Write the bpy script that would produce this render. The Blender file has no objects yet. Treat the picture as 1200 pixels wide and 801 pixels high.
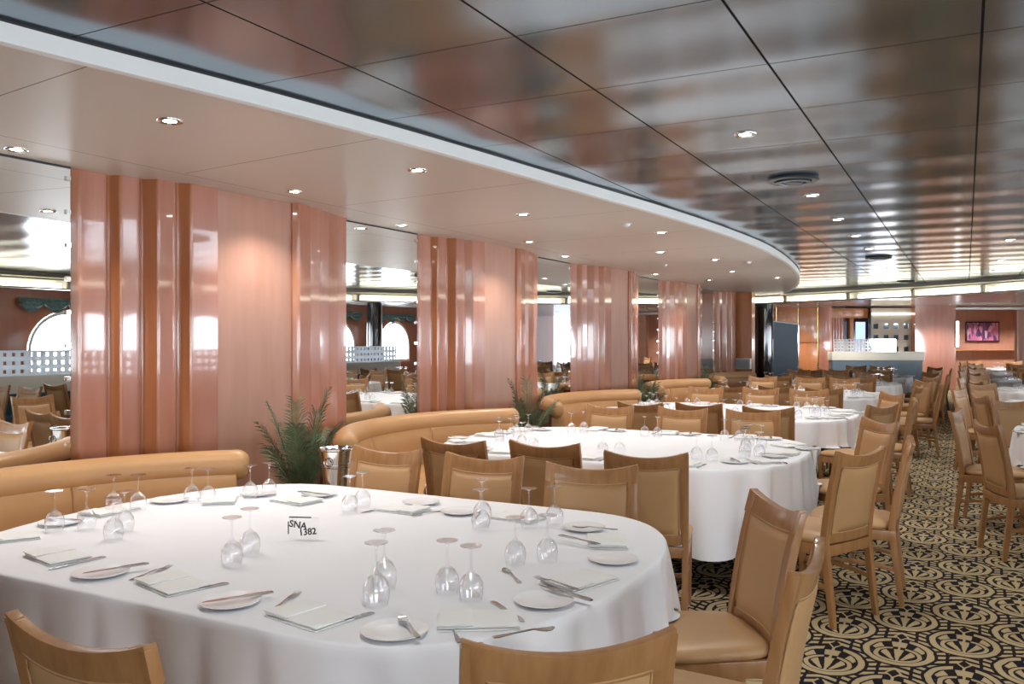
import bpy, bmesh, math, random
from math import sin, cos, pi, radians, sqrt, atan2
from mathutils import Vector, Matrix
random.seed(7)
sc = bpy.context.scene
COL = sc.collection
TH = math.atan(532 / 1005.0)
CEIL, SOF, PER = 2.61, 2.532, 2.55

# ------------------------------------------------------------------ materials
def new_mat(name):
    m = bpy.data.materials.new(name); m.use_nodes = True
    nt = m.node_tree
    return m, nt, nt.nodes['Principled BSDF']

def pmat(name, col, rough=.5, metal=0., coat=0., var=0., vscale=(4, 4, 4), bump=0., bscale=60, spec=.5, coatr=.05, sheen=0., col2=None, detail=4.):
    m, nt, b = new_mat(name)
    b.inputs['Roughness'].default_value = rough
    b.inputs['Metallic'].default_value = metal
    b.inputs['Coat Weight'].default_value = coat
    b.inputs['Coat Roughness'].default_value = coatr
    b.inputs['Specular IOR Level'].default_value = spec
    b.inputs['Sheen Weight'].default_value = sheen
    tc = nt.nodes.new('ShaderNodeTexCoord')
    mp = nt.nodes.new('ShaderNodeMapping'); mp.inputs['Scale'].default_value = vscale
    nt.links.new(tc.outputs['Object'], mp.inputs['Vector'])
    nz = nt.nodes.new('ShaderNodeTexNoise'); nz.inputs['Scale'].default_value = 1.; nz.inputs['Detail'].default_value = detail
    nt.links.new(mp.outputs['Vector'], nz.inputs['Vector'])
    rp = nt.nodes.new('ShaderNodeValToRGB')
    c2 = col2 or tuple(c * (1 - var) for c in col)
    rp.color_ramp.elements[0].position = .3; rp.color_ramp.elements[1].position = .7
    rp.color_ramp.elements[0].color = (*c2, 1); rp.color_ramp.elements[1].color = (*col, 1)
    nt.links.new(nz.outputs['Fac'], rp.inputs['Fac'])
    nt.links.new(rp.outputs['Color'], b.inputs['Base Color'])
    if bump:
        n2 = nt.nodes.new('ShaderNodeTexNoise'); n2.inputs['Scale'].default_value = bscale; n2.inputs['Detail'].default_value = 3
        nt.links.new(tc.outputs['Object'], n2.inputs['Vector'])
        bp = nt.nodes.new('ShaderNodeBump'); bp.inputs['Strength'].default_value = bump; bp.inputs['Distance'].default_value = .002
        nt.links.new(n2.outputs['Fac'], bp.inputs['Height']); nt.links.new(bp.outputs['Normal'], b.inputs['Normal'])
    return m

def emat(name, col, strength):
    m, nt, b = new_mat(name)
    b.inputs['Base Color'].default_value = (*[min(1, c) for c in col], 1)
    b.inputs['Emission Color'].default_value = (*col, 1)
    b.inputs['Emission Strength'].default_value = strength
    b.inputs['Roughness'].default_value = .4
    return m

class N:
    """math-node expressions"""
    nt = None
    def __init__(s, sock): s.s = sock
    @staticmethod
    def op(o, *a, clamp=False):
        n = N.nt.nodes.new('ShaderNodeMath'); n.operation = o; n.use_clamp = clamp
        for i, x in enumerate(a):
            if isinstance(x, N): N.nt.links.new(x.s, n.inputs[i])
            else: n.inputs[i].default_value = x
        return N(n.outputs[0])
    def __add__(s, o): return N.op('ADD', s, o)
    __radd__ = __add__
    def __sub__(s, o): return N.op('SUBTRACT', s, o)
    def __rsub__(s, o): return N.op('SUBTRACT', o, s)
    def __mul__(s, o): return N.op('MULTIPLY', s, o)
    __rmul__ = __mul__
    def __truediv__(s, o): return N.op('DIVIDE', s, o)
    def lt(s, o): return N.op('LESS_THAN', s, o)
    def gt(s, o): return N.op('GREATER_THAN', s, o)
    def abs(s): return N.op('ABSOLUTE', s)
def NMAX(*a):
    r = a[0]
    for x in a[1:]: r = N.op('MAXIMUM', r, x)
    return r
def NSQ(x): return x * x

def carpet_mat():
    m, nt, b = new_mat('patterned carpet'); N.nt = nt
    b.inputs['Roughness'].default_value = .95; b.inputs['Specular IOR Level'].default_value = .1
    tc = nt.nodes.new('ShaderNodeTexCoord'); sp = nt.nodes.new('ShaderNodeSeparateXYZ')
    # slight wobble so that the woven edges are not ruler-sharp
    nz = nt.nodes.new('ShaderNodeTexNoise'); nz.inputs['Scale'].default_value = 14
    nt.links.new(tc.outputs['Object'], nz.inputs['Vector'])
    va = nt.nodes.new('ShaderNodeVectorMath'); va.operation = 'MULTIPLY_ADD'
    va.inputs[1].default_value = (.016, .016, 0)
    nt.links.new(nz.outputs['Color'], va.inputs[0]); nt.links.new(tc.outputs['Object'], va.inputs[2])
    nt.links.new(va.outputs[0], sp.inputs[0])
    X, Y = N(sp.outputs[0]), N(sp.outputs[1])
    W, Hh = .289, .55
    def motif(side):
        u = X / W
        c0 = N.op('FLOOR', u) + side
        fx = (u - c0) * W
        par = N.op('MODULO', N.op('ABSOLUTE', c0), 2.)
        v = Y / Hh + par * .5
        fy = (v - N.op('ROUND', v)) * Hh
        ax = fx.abs()
        r1 = N.op('SQRT', NSQ(fx / .146) + NSQ((fy + .01) / .178))
        top = fy.gt(.06) * ax.lt(.045)
        ring = (r1 - 1.).abs().lt(.105) * (1. - top)
        r2 = N.op('SQRT', NSQ(fx / .098) + NSQ((fy + .055) / .098))
        ring2 = (r2 - 1.).abs().lt(.11) * (1. - fy.gt(.005) * ax.lt(.03))
        th = N.op('ARCTAN2', fx, fy + .175)
        rr = N.op('SQRT', NSQ(fx) + NSQ(fy + .175))
        fan = N.op('COSINE', th * 15.).gt(-.3) * rr.gt(.03) * (rr + NSQ(th) * .03).lt(.31) * th.abs().lt(1.3) * (r2 - 1.).abs().gt(.20) * r1.lt(.83)
        stem = ax.lt(.006) * (fy - .05).abs().lt(.2)
        inside = r1.lt(1.21)
        dia = (ax / .026 + (fy - .232).abs() / .05)
        diam = dia.lt(1.)
        rim = (dia - 1.2).abs().lt(.2)
        gold = NMAX(ring, ring2, fan, stem, rim)
        return gold, inside, diam
    g1, i1, d1 = motif(0.); g2, i2, d2 = motif(1.)
    u = N.op('ABSOLUTE', (X / W - N.op('ROUND', X / W)) * W)
    bars = N.op('SINE', (Y + u * .5) * (2 * pi / .0611)).gt(-.1) * (u - .072).abs().gt(.008)
    outside = (1. - NMAX(i1, i2))
    gold = N.op('MULTIPLY', NMAX(g1, g2, bars * outside), 1. - NMAX(d1, d2))
    mix = nt.nodes.new('ShaderNodeMix'); mix.data_type = 'RGBA'
    n2 = nt.nodes.new('ShaderNodeTexNoise'); n2.inputs['Scale'].default_value = 5
    nt.links.new(tc.outputs['Object'], n2.inputs['Vector'])
    r = nt.nodes.new('ShaderNodeValToRGB')
    e = r.color_ramp.elements
    e[0].position = .45; e[0].color = (.020, .014, .013, 1); e[1].position = .7; e[1].color = (.012, .016, .030, 1)
    nt.links.new(n2.outputs['Fac'], r.inputs['Fac'])
    mix.inputs['B'].default_value = (.46, .36, .205, 1)
    nt.links.new(r.outputs['Color'], mix.inputs['A'])
    nt.links.new(gold.s, mix.inputs['Factor'])
    nt.links.new(mix.outputs['Result'], b.inputs['Base Color'])
    return m

def ceiling_mat():
    m, nt, b = new_mat('glossy ceiling panels'); N.nt = nt
    tc = nt.nodes.new('ShaderNodeTexCoord'); sp = nt.nodes.new('ShaderNodeSeparateXYZ')
    nt.links.new(tc.outputs['Object'], sp.inputs[0])
    X, Y = N(sp.outputs[0]), N(sp.outputs[1])
    P = .7225
    ux = (X - .049) / P; uy = (Y - 3.385) / P
    fx = (ux - N.op('ROUND', ux)).abs() * P
    fy = (uy - N.op('ROUND', uy)).abs() * P
    joint = NMAX(fx.lt(.0048), fy.lt(.0026))
    mix = nt.nodes.new('ShaderNodeMix'); mix.data_type = 'RGBA'
    mix.inputs['A'].default_value = CEILCOL; mix.inputs['B'].default_value = (.004, .004, .004, 1)
    nt.links.new(joint.s, mix.inputs['Factor']); nt.links.new(mix.outputs['Result'], b.inputs['Base Color'])
    b.inputs['Metallic'].default_value = .85
    rg = joint * .6 + .17
    nt.links.new(rg.s, b.inputs['Roughness'])
    # each panel sags a little, and is not perfectly flat
    h = N.op('COSINE', ux * (2 * pi)) * .00035 + N.op('COSINE', uy * (2 * pi)) * .0030
    nz = nt.nodes.new('ShaderNodeTexNoise'); nz.inputs['Scale'].default_value = 1.6; nz.inputs['Detail'].default_value = 1.5
    nt.links.new(tc.outputs['Object'], nz.inputs['Vector'])
    h = h + N(nz.outputs['Fac']) * .0022
    bp = nt.nodes.new('ShaderNodeBump'); bp.inputs['Strength'].default_value = 1.; bp.inputs['Distance'].default_value = 1.
    nt.links.new(h.s, bp.inputs['Height']); nt.links.new(bp.outputs['Normal'], b.inputs['Normal'])
    return m
CEILCOL = (.235, .29, .345, 1)

def glass_mat():
    m = bpy.data.materials.new('clear glass'); m.use_nodes = True; nt = m.node_tree
    for n in list(nt.nodes): nt.nodes.remove(n)
    out = nt.nodes.new('ShaderNodeOutputMaterial')
    tr = nt.nodes.new('ShaderNodeBsdfTransparent')
    gl = nt.nodes.new('ShaderNodeBsdfGlossy'); gl.inputs['Roughness'].default_value = .12; gl.inputs['Color'].default_value = (1, 1, 1, 1)
    lw = nt.nodes.new('ShaderNodeLayerWeight'); lw.inputs['Blend'].default_value = .35
    rp = nt.nodes.new('ShaderNodeValToRGB')
    e = rp.color_ramp.elements
    e[0].position = .6; e[0].color = (.985, .985, .99, 1); e[1].position = .99; e[1].color = (.28, .29, .32, 1)
    nt.links.new(lw.outputs['Facing'], rp.inputs['Fac']); nt.links.new(rp.outputs['Color'], tr.inputs['Color'])
    fr = nt.nodes.new('ShaderNodeValToRGB'); fe = fr.color_ramp.elements
    fe[0].position = .1; fe[0].color = (.07, .07, .07, 1); fe[1].position = 1.; fe[1].color = (.85, .85, .85, 1)
    fm = fr.color_ramp.elements.new(.7); fm.color = (.38, .38, .38, 1)
    nt.links.new(lw.outputs['Facing'], fr.inputs['Fac'])
    mx = nt.nodes.new('ShaderNodeMixShader')
    nt.links.new(fr.outputs[0], mx.inputs[0]); nt.links.new(tr.outputs[0], mx.inputs[1]); nt.links.new(gl.outputs[0], mx.inputs[2])
    nt.links.new(mx.outputs[0], out.inputs['Surface'])
    return m

def mirror_mat():
    m, nt, b = new_mat('mirror glass')
    b.inputs['Base Color'].default_value = (.86, .88, .87, 1); b.inputs['Metallic'].default_value = 1; b.inputs['Roughness'].default_value = .0
    return m

def wood(name, a, b_, rough=.38, coat=.3, sc_=(30, 30, 3)):
    return pmat(name, a, rough, coat=coat, col2=b_, vscale=sc_, detail=6, coatr=.12)

M = dict(
    carpet=carpet_mat(), ceil=ceiling_mat(), glass=glass_mat(), mirror=mirror_mat(),
    soffit=pmat('cream soffit paint', (.67, .61, .55), .42, var=.03, vscale=(.6, .6, .6), spec=.4),
    fascia=pmat('white soffit edge', (.86, .88, .88), .35, var=.02),
    reveal=pmat('dark reveal', (.02, .02, .025), .5),
    lacq=pmat('glossy rose wood lacquer', (.46, .19, .125), .2, coat=1., col2=(.38, .145, .09), vscale=(9, 9, 1.2), coatr=.04, spec=.5),
    flat=pmat('satin rose wood panel', (.46, .24, .17), .35, coat=.2, col2=(.41, .205, .14), vscale=(14, 14, 1.5), coatr=.2),
    orange=pmat('orange wood veneer', (.52, .20, .07), .3, coat=.5, col2=(.44, .155, .05), vscale=(12, 12, 1.5), coatr=.1),
    ribside=pmat('rib side without sheen', (.42, .155, .065), .22, coat=.8, col2=(.35, .12, .045), vscale=(12, 12, 1.5), coatr=.05),  # pillar wood without the fronts' pale reflections, painted as its own colour
    redwood=pmat('red brown wood veneer', (.38, .125, .06), .3, coat=.6, col2=(.30, .09, .04), vscale=(9, 9, 1), coatr=.08),
    cwood=wood('honey stained beech', (.43, .22, .085), (.32, .145, .05)),
    leather=pmat('tan leather', (.54, .315, .145), .42, var=.06, vscale=(6, 6, 6), bump=.15, bscale=220, spec=.5),
    booth=pmat('tan booth leather', (.52, .285, .12), .38, var=.07, vscale=(3, 3, 3), bump=.12, bscale=200),
    cloth=pmat('white table linen', (.90, .91, .94), .85, var=.02, bump=.12, bscale=400, sheen=.1, spec=.2),
    napkin=pmat('white napkin linen', (.90, .90, .88), .85, var=.03, bump=.2, bscale=500, spec=.2),
    china=pmat('white china', (.94, .94, .95), .25, coat=.1, var=.01),
    steel=pmat('polished cutlery steel', (.52, .54, .56), .2, metal=1., var=.1),
    chrome=pmat('bright chrome', (.8, .8, .8), .08, metal=1.),
    black=pmat('black lacquer', (.012, .014, .016), .08, coat=1.),
    dark=pmat('dark stained wood', (.09, .035, .02), .35, coat=.4),
    brass=pmat('brass strip', (.75, .52, .22), .25, metal=1.),
    cream=pmat('cream ledge laminate', (.78, .76, .66), .35, var=.02),
    screen=pmat('white perforated screen', (.80, .82, .86), .3, var=.02),
    teal=pmat('dark teal leather', (.010, .055, .085), .35, coat=.3, var=.2),
    blueboard=pmat('blue grey board', (.10, .15, .20), .35, var=.1),
    valance=pmat('green grey valance fabric', (.13, .22, .21), .7, var=.5, vscale=(25, 25, 25)),
    arch=pmat('white window surround', (.75, .74, .72), .4),
    grey=pmat('beige grey wall panel', (.40, .35, .28), .5, var=.05),
    greylip=pmat('grey metal cove lip', (.42, .40, .36), .35, metal=.3),
    per=pmat('mauve perimeter ceiling', (.34, .30, .30), .25, var=.08, coat=.4),
    leaf=pmat('palm leaf', (.17, .21, .10), .45, col2=(.03, .06, .03), vscale=(12, 12, 12)),
    pot=pmat('dark planter', (.05, .045, .04), .5),
    vent=pmat('blue grey vent metal', (.14, .17, .20), .3, metal=.7),
    sky=emat('daylight window', (.84, .92, 1.), 10.0),
    tube=emat('warm cove light', (1., .95, .78), 3.2),
    lamp=emat('halogen lens', (1., .95, .86), 30.),
    slit=emat('white light slot', (.95, .95, 1.), 5.),
    blueglow=emat('self-glowing blue door', (.35, .5, .85), .8),  # door is no lamp; its brightness is put into the material
    ink=pmat('black ink', (.03, .03, .03), .6),
    acrylic=None,
    seed=pmat('dark purple artwork', (.10, .05, .14), .3),
)
M['acrylic'] = M['glass']
_nt = M['screen'].node_tree; _b = _nt.nodes['Principled BSDF']; _o = _nt.nodes['Material Output']
_t = _nt.nodes.new('ShaderNodeBsdfTranslucent'); _t.inputs[0].default_value = (.9, .93, .97, 1)
_m = _nt.nodes.new('ShaderNodeMixShader'); _m.inputs[0].default_value = .6
_nt.links.new(_b.outputs[0], _m.inputs[1]); _nt.links.new(_t.outputs[0], _m.inputs[2]); _nt.links.new(_m.outputs[0], _o.inputs['Surface'])

# ------------------------------------------------------------------ mesh helpers
class MB:
    def __init__(s): s.v = []; s.f = []; s.mi = []
    def add(s, vs, fs, mi=0):
        o = len(s.v); s.v += [tuple(v) for v in vs]
        for f in fs: s.f.append(tuple(i + o for i in f)); s.mi.append(mi)
        return s
    def box(s, x0, y0, z0, x1, y1, z1, mi=0, mat=None):
        v = [(x0, y0, z0), (x1, y0, z0), (x1, y1, z0), (x0, y1, z0), (x0, y0, z1), (x1, y0, z1), (x1, y1, z1), (x0, y1, z1)]
        if mat: v = [tuple(mat @ Vector(p)) for p in v]
        return s.add(v, [(3, 2, 1, 0), (4, 5, 6, 7), (0, 1, 5, 4), (1, 2, 6, 5), (2, 3, 7, 6), (3, 0, 4, 7)], mi)
    def loft(s, rings, caps=True, closed=False, mi=0):
        n = len(rings[0]); vs = [p for r in rings for p in r]; fs = []
        R = len(rings)
        for a in range(R if closed else R - 1):
            b = (a + 1) % R
            for i in range(n):
                j = (i + 1) % n
                fs.append((a * n + i, a * n + j, b * n + j, b * n + i))
        if caps and not closed:
            fs.append(tuple(reversed(range(n)))); fs.append(tuple((R - 1) * n + i for i in range(n)))
        return s.add(vs, fs, mi)
    def lathe(s, prof, seg=20, mi=0, cx=0, cy=0):
        rings = [[(cx + r * cos(2 * pi * i / seg), cy + r * sin(2 * pi * i / seg), z) for i in range(seg)] for r, z in prof]
        vs = [p for r in rings for p in r]; fs = []
        for a in range(len(rings) - 1):
            for i in range(seg):
                j = (i + 1) % seg
                fs.append((a * seg + i, a * seg + j, (a + 1) * seg + j, (a + 1) * seg + i))
        return s.add(vs, fs, mi)
    def tube(s, pts, rad, seg=8, mi=0):
        rings = []
        P = [Vector(p) for p in pts]
        for i, p in enumerate(P):
            t = (P[min(i + 1, len(P) - 1)] - P[max(i - 1, 0)]).normalized()
            a = Vector((0, 0, 1)) if abs(t.z) < .9 else Vector((1, 0, 0))
            u = t.cross(a).normalized(); w = t.cross(u)
            r = rad[i] if isinstance(rad, (list, tuple)) else rad
            rings.append([tuple(p + u * r * cos(2 * pi * k / seg) + w * r * sin(2 * pi * k / seg)) for k in range(seg)])
        return s.loft(rings, mi=mi)
    def mesh(s, name, mats, smooth=True, bevel=0, angle=40):
        me = bpy.data.meshes.new(name); me.from_pydata(s.v, [], s.f); me.validate()
        for m in (mats if isinstance(mats, (list, tuple)) else [mats]): me.materials.append(m)
        if len(me.polygons) == len(s.mi):
            for p, i in zip(me.polygons, s.mi): p.material_index = i
        bm = bmesh.new(); bm.from_mesh(me)
        bmesh.ops.recalc_face_normals(bm, faces=bm.faces)
        if bevel:
            es = [e for e in bm.edges if len(e.link_faces) == 2 and e.calc_face_angle(0) > radians(35)]
            bmesh.ops.bevel(bm, geom=es, offset=bevel, segments=2, affect='EDGES', profile=.6)
        bm.to_mesh(me); bm.free()
        if smooth:
            me.shade_smooth()
            me.set_sharp_from_angle(angle=radians(angle))
        return me
    def build(s, name, mats, parent=None, loc=None, rz=0, **k):
        o = bpy.data.objects.new(name, s.mesh(name, mats, **k)); COL.objects.link(o)
        if parent: o.parent = parent
        if loc: o.location = loc
        if rz: o.rotation_euler.z = rz
        return o

def tag(o, label=None, cat=None, group=None, kind=None):
    if label: o['label'] = label
    if cat: o['category'] = cat
    if group: o['group'] = group
    if kind: o['kind'] = kind
    return o
def empty(name, loc=(0, 0, 0), rz=0):
    o = bpy.data.objects.new(name, None); COL.objects.link(o); o.location = loc; o.rotation_euler.z = rz; o.empty_display_size = .1
    return o
KIDS = {}
def freeze(root):
    def rec(o): KIDS[o.name] = [c for c in bpy.data.objects if c.parent == o]; [rec(c) for c in KIDS[o.name]]
    rec(root)
def copy_tree(o, parent=None):
    c = o.copy(); COL.objects.link(c); c.parent = parent
    for ch in KIDS.get(o.name, []): copy_tree(ch, c)
    return c
USED = set()
def place(proto, loc, rz, label, cat=None, group=None):
    if proto.name in USED: o = copy_tree(proto)
    else: o = proto; USED.add(proto.name)
    o.location = loc; o.rotation_euler = (0, 0, rz)
    tag(o, label, cat, group)
    return o
def rect_ring(cx, cy, z, hx, hy): return [(cx - hx, cy - hy, z), (cx + hx, cy - hy, z), (cx + hx, cy + hy, z), (cx - hx, cy + hy, z)]

# ------------------------------------------------------------------ room
def struct(o): o['kind'] = 'structure'; return o
mb = MB(); mb.add([(-9, -5, 0), (7.2, -5, 0), (7.2, 34, 0), (-9, 34, 0)], [(0, 1, 2, 3)])
struct(mb.build('floor', M['carpet'], smooth=False))
mb = MB(); mb.add([(-9, -5, CEIL), (7.2, -5, CEIL), (7.2, 34, CEIL), (-9, 34, CEIL)], [(3, 2, 1, 0)])
struct(mb.build('ceiling', M['ceil'], smooth=False))

def spline(pts, n=8):
    out = []
    P = [Vector(p) for p in pts]
    for i in range(len(P) - 1):
        p0 = P[max(i - 1, 0)]; p1 = P[i]; p2 = P[i + 1]; p3 = P[min(i + 2, len(P) - 1)]
        for k in range(n):
            t = k / n
            out.append(.5 * ((2 * p1) + (p2 - p0) * t + (2 * p0 - 5 * p1 + 4 * p2 - p3) * t * t + (3 * p1 - p0 - 3 * p2 + p3) * t ** 3))
    out.append(P[-1]); return out
edge = spline([(-3.9, -5), (-3.35, -1.5), (-2.97, .7), (-2.81, 1.8), (-2.62, 2.75), (-2.46, 3.8), (-2.27, 5.4), (-2.11, 6.8), (-2.0, 8.3), (-1.965, 9.9), (-2.1, 12.1), (-2.39, 14.46), (-2.97, 17.35), (-4.04, 20.6), (-5.2, 22.0), (-6.8, 22.9), (-8.9, 23.3)])
# soffit: slab from the wall to the curved edge
mb = MB()
n = len(edge); vs = []; fs = []
for p in edge: vs += [(p.x, p.y, SOF), (min(-4.7, p.x - .05) if p.y < 21 else -8.95, p.y, SOF)]
for i in range(n - 1): fs.append((2 * i, 2 * i + 1, 2 * i + 3, 2 * i + 2))
mb.add(vs, fs)
sm = pmat('cream soffit panels', (.67, .61, .55), .4, var=.03, vscale=(.6, .6, .6), spec=.4)
nt = sm.node_tree; N.nt = nt; bs = nt.nodes['Principled BSDF']
tc = nt.nodes.new('ShaderNodeTexCoord'); sp = nt.nodes.new('ShaderNodeSeparateXYZ'); nt.links.new(tc.outputs['Object'], sp.inputs[0])
X_, Y_ = N(sp.outputs[0]), N(sp.outputs[1])
sk = (Y_ + X_ * .12 - 3.10) / 1.42
jl = NMAX(((sk - N.op('ROUND', sk)).abs() * 1.42).lt(.0035) * X_.gt(-4.1), (X_ + 4.12 ).abs().lt(.0035))
mx = nt.nodes.new('ShaderNodeMix'); mx.data_type = 'RGBA'; mx.inputs['B'].default_value = (.16, .11, .09, 1)
old = bs.inputs['Base Color'].links[0].from_socket
nt.links.new(old, mx.inputs['A']); nt.links.new(jl.s, mx.inputs['Factor']); nt.links.new(mx.outputs['Result'], bs.inputs['Base Color'])
struct(mb.build('ceiling.001', sm, smooth=False))
# fascia: white edge band with a dark reveal above
mb = MB()
rings = []
for i, p in enumerate(edge):
    t = (edge[min(i + 1, n - 1)] - edge[max(i - 1, 0)]).normalized(); nn = Vector((t.y, -t.x))
    a, b = p, p + nn * .012
    rings.append([(a.x - nn.x * .03, a.y - nn.y * .03, SOF - .001), (a.x, a.y, SOF - .004), (b.x, b.y, SOF), (b.x, b.y, CEIL - .012), (a.x - nn.x * .03, a.y - nn.y * .03, CEIL - .012)])
mb.loft(rings, caps=False)
struct(mb.build('trim_1', M['fascia'], angle=30))
mb = MB()
rings = [[(p.x - .02, p.y, CEIL - .014), (p.x + .004, p.y, CEIL - .014), (p.x + .004, p.y, CEIL), (p.x - .02, p.y, CEIL)] for p in edge]
mb.loft(rings, caps=False)
struct(mb.build('trim_2', M['reveal']))

# left wall behind mirrors and pillars, far wall etc.
mb = MB(); mb.box(-4.9, -5, 0, -4.62, 18.9, SOF); struct(mb.build('wall_left', M['flat'], smooth=False))
mb = MB(); mb.box(-9.1, 18.9, 0, -9.0, 34, CEIL); mb.box(-9, 18.9, 0, -4.9, 19.0, CEIL)
struct(mb.build('wall_far_left', M['redwood'], smooth=False))

# mirrored wall pillars
STARTS = [-.29, 3.21, 6.71, 10.21, 13.80, 17.36]
def rib_profile():
    pts = [(-4.60, -.07), (-4.54, .012), (-4.522, .172), (-4.552, .206), (-4.481, .236), (-4.452, .345), (-4.482, .386), (-4.386, .426), (-4.362, .535), (-4.395, .580), (-4.318, .624), (-4.30, .825)]
    return pts
def rib_profile2():
    return [(-4.30, 1.525), (-4.265, 1.556), (-4.285, 1.70), (-4.312, 1.708), (-4.318, 1.85), (-4.345, 1.858), (-4.355, 2.00), (-4.385, 2.008), (-4.40, 2.15), (-4.43, 2.158), (-4.435, 2.30)]
def extrude_prof(pts, y0, back=-4.62, z0=0, z1=SOF):
    Q = [Vector((x, y + y0)) for x, y in pts]; P = [tuple(Q[0])]
    for i in range(1, len(Q) - 1):
        a, b, c = Q[i - 1], Q[i], Q[i + 1]; rr = .013
        da, dc = (a - b), (c - b); rr = min(rr, da.length * .3, dc.length * .3); p0 = b + da.normalized() * rr; p1 = b + dc.normalized() * rr
        P.append(tuple(b + da.normalized() * (rr * 1.25)))
        for k_ in range(5):
            t = k_ / 4; P.append(tuple((1 - t) ** 2 * p0 + 2 * t * (1 - t) * b + t * t * p1))
        P.append(tuple(b + dc.normalized() * (rr * 1.25)))
    P.append(tuple(Q[-1]))
    P = [(back, P[0][1])] + P + [(back, P[-1][1])]
    m_ = MB(); k = len(P)
    m_.add([(x, y, z0) for x, y in P] + [(x, y, z1) for x, y in P],
           [(i, (i + 1) % k, k + (i + 1) % k, k + i) for i in range(k)] + [tuple(range(k - 1, -1, -1)), tuple(range(k, 2 * k))])
    for i in range(1, k - 1):       # rib sides: lack of white reflection put into a separate orange colour
        dx, dy = P[(i + 1) % k][0] - P[i][0], P[(i + 1) % k][1] - P[i][1]
        if dx > .38 * dy and dx > 0: m_.mi[i] = 1
    return m_
pn = ['nearest, outside the picture', 'first and widest', 'second', 'third', 'fourth', 'fifth and farthest']
for i, s0 in enumerate(STARTS):
    last = i == 5
    r = empty('fluted_pillar', (0, s0, 0))
    tag(r, 'glossy rose lacquered fluted wall pillar, %s from the left' % pn[i], 'pillar', 'fluted pillars on the mirrored wall')
    extrude_prof(rib_profile(), 0).build('fluted_panel', [M['lacq'], M['ribside']], r, angle=32)
    if not last:
        extrude_prof([(-4.352, .82), (-4.315, 1.525)], 0).build('flat_panel', [M['flat'], M['orange']], r)
        extrude_prof(rib_profile2(), 0).build('fluted_panel', [M['lacq'], M['ribside']], r, angle=32)
# mirrors
for i in range(6):
    y0 = STARTS[i] - (.98 if i else 3.9) + (0.02 if i else 0); y1 = STARTS[i] - .062
    if i: y0 = STARTS[i - 1] + 2.30 + .004
    r = empty('wall_mirror', (-4.52, (y0 + y1) / 2, 0))
    tag(r, ['tall wall mirror behind the camera, before the nearest pillar', 'tall wall mirror at the left edge, showing an arched window', 'tall wall mirror between the first and second fluted pillars', 'tall wall mirror between the second and third fluted pillars', 'tall wall mirror between the third and fourth fluted pillars', 'tall wall mirror between the fourth and fifth fluted pillars'][i], 'mirror', 'mirrors between the pillars')
    h = (y1 - y0) / 2
    MB().box(-.006, -h, 0, 0, h, SOF - .006).build('mirror_glass', M['mirror'], r, smooth=False)
    for k in range(9):
        c = MB(); c.box(0, h - .03, .93 + k * .19, .012, h - .004, .955 + k * .19)
        c.build('mirror_clip', M['chrome'], r, smooth=False)
    MB().box(0, -h, SOF - .012, .006, h, SOF - .001).build('top_channel', M['reveal'], r, smooth=False)

# end pier of the mirrored wall, orange veneer with a white box low down
MB().box(-4.62, 18.3, 0, -3.98, 18.6, SOF).build('pier_panel', M['orange'], smooth=False)
o = bpy.data.objects['pier_panel']; tag(o, 'orange veneered pier at the far end of the mirrored wall', 'pillar')
r = empty('wall_cabinet', (-4.14, 18.3, 0)); tag(r, 'small white box cabinet against the orange veneered pier', 'cabinet')
MB().box(-.155, -.12, .92, .155, -.001, 1.14).build('cabinet_body', M['fascia'], r, bevel=.006)
MB().box(-.14, -.13, .935, .14, -.12, 1.125).build('cabinet_front', M['screen'], r, bevel=.003)

# window wall on the right, wall behind the camera
def wall_with_arches(name, L, z1, openings, mat, w=.12):
    """wall in local x along its length, y thickness; arched openings (cx, halfwidth, sill, top)"""
    m_ = MB(); x = 0
    for (cx, hw, sill, top) in openings:
        m_.box(x, 0, 0, cx - hw, w, z1); m_.box(cx - hw, 0, 0, cx + hw, w, sill)
        sp_ = top - hw; K = 16
        for k in range(K):
            a0 = pi - pi * k / K; a1 = pi - pi * (k + 1) / K
            xa, za = cx + hw * cos(a0), sp_ + hw * sin(a0); xb, zb = cx + hw * cos(a1), sp_ + hw * sin(a1)
            m_.add([(xa, 0, za), (xb, 0, zb), (xb, 0, z1), (xa, 0, z1), (xa, w, za), (xb, w, zb), (xb, w, z1), (xa, w, z1)],
                   [(0, 1, 2, 3), (7, 6, 5, 4), (0, 4, 5, 1)])
        x = cx + hw
    m_.box(x, 0, 0, L, w, z1)
    return m_
def arch_panel(hw, sill, top, y, K=20):
    sp_ = top - hw
    pts = [(-hw, sill)] + [(hw * cos(pi - pi * k / K), sp_ + hw * sin(pi - pi * k / K)) for k in range(K + 1)] + [(hw, sill)]
    return [(x, y, z) for x, z in pts]
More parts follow.
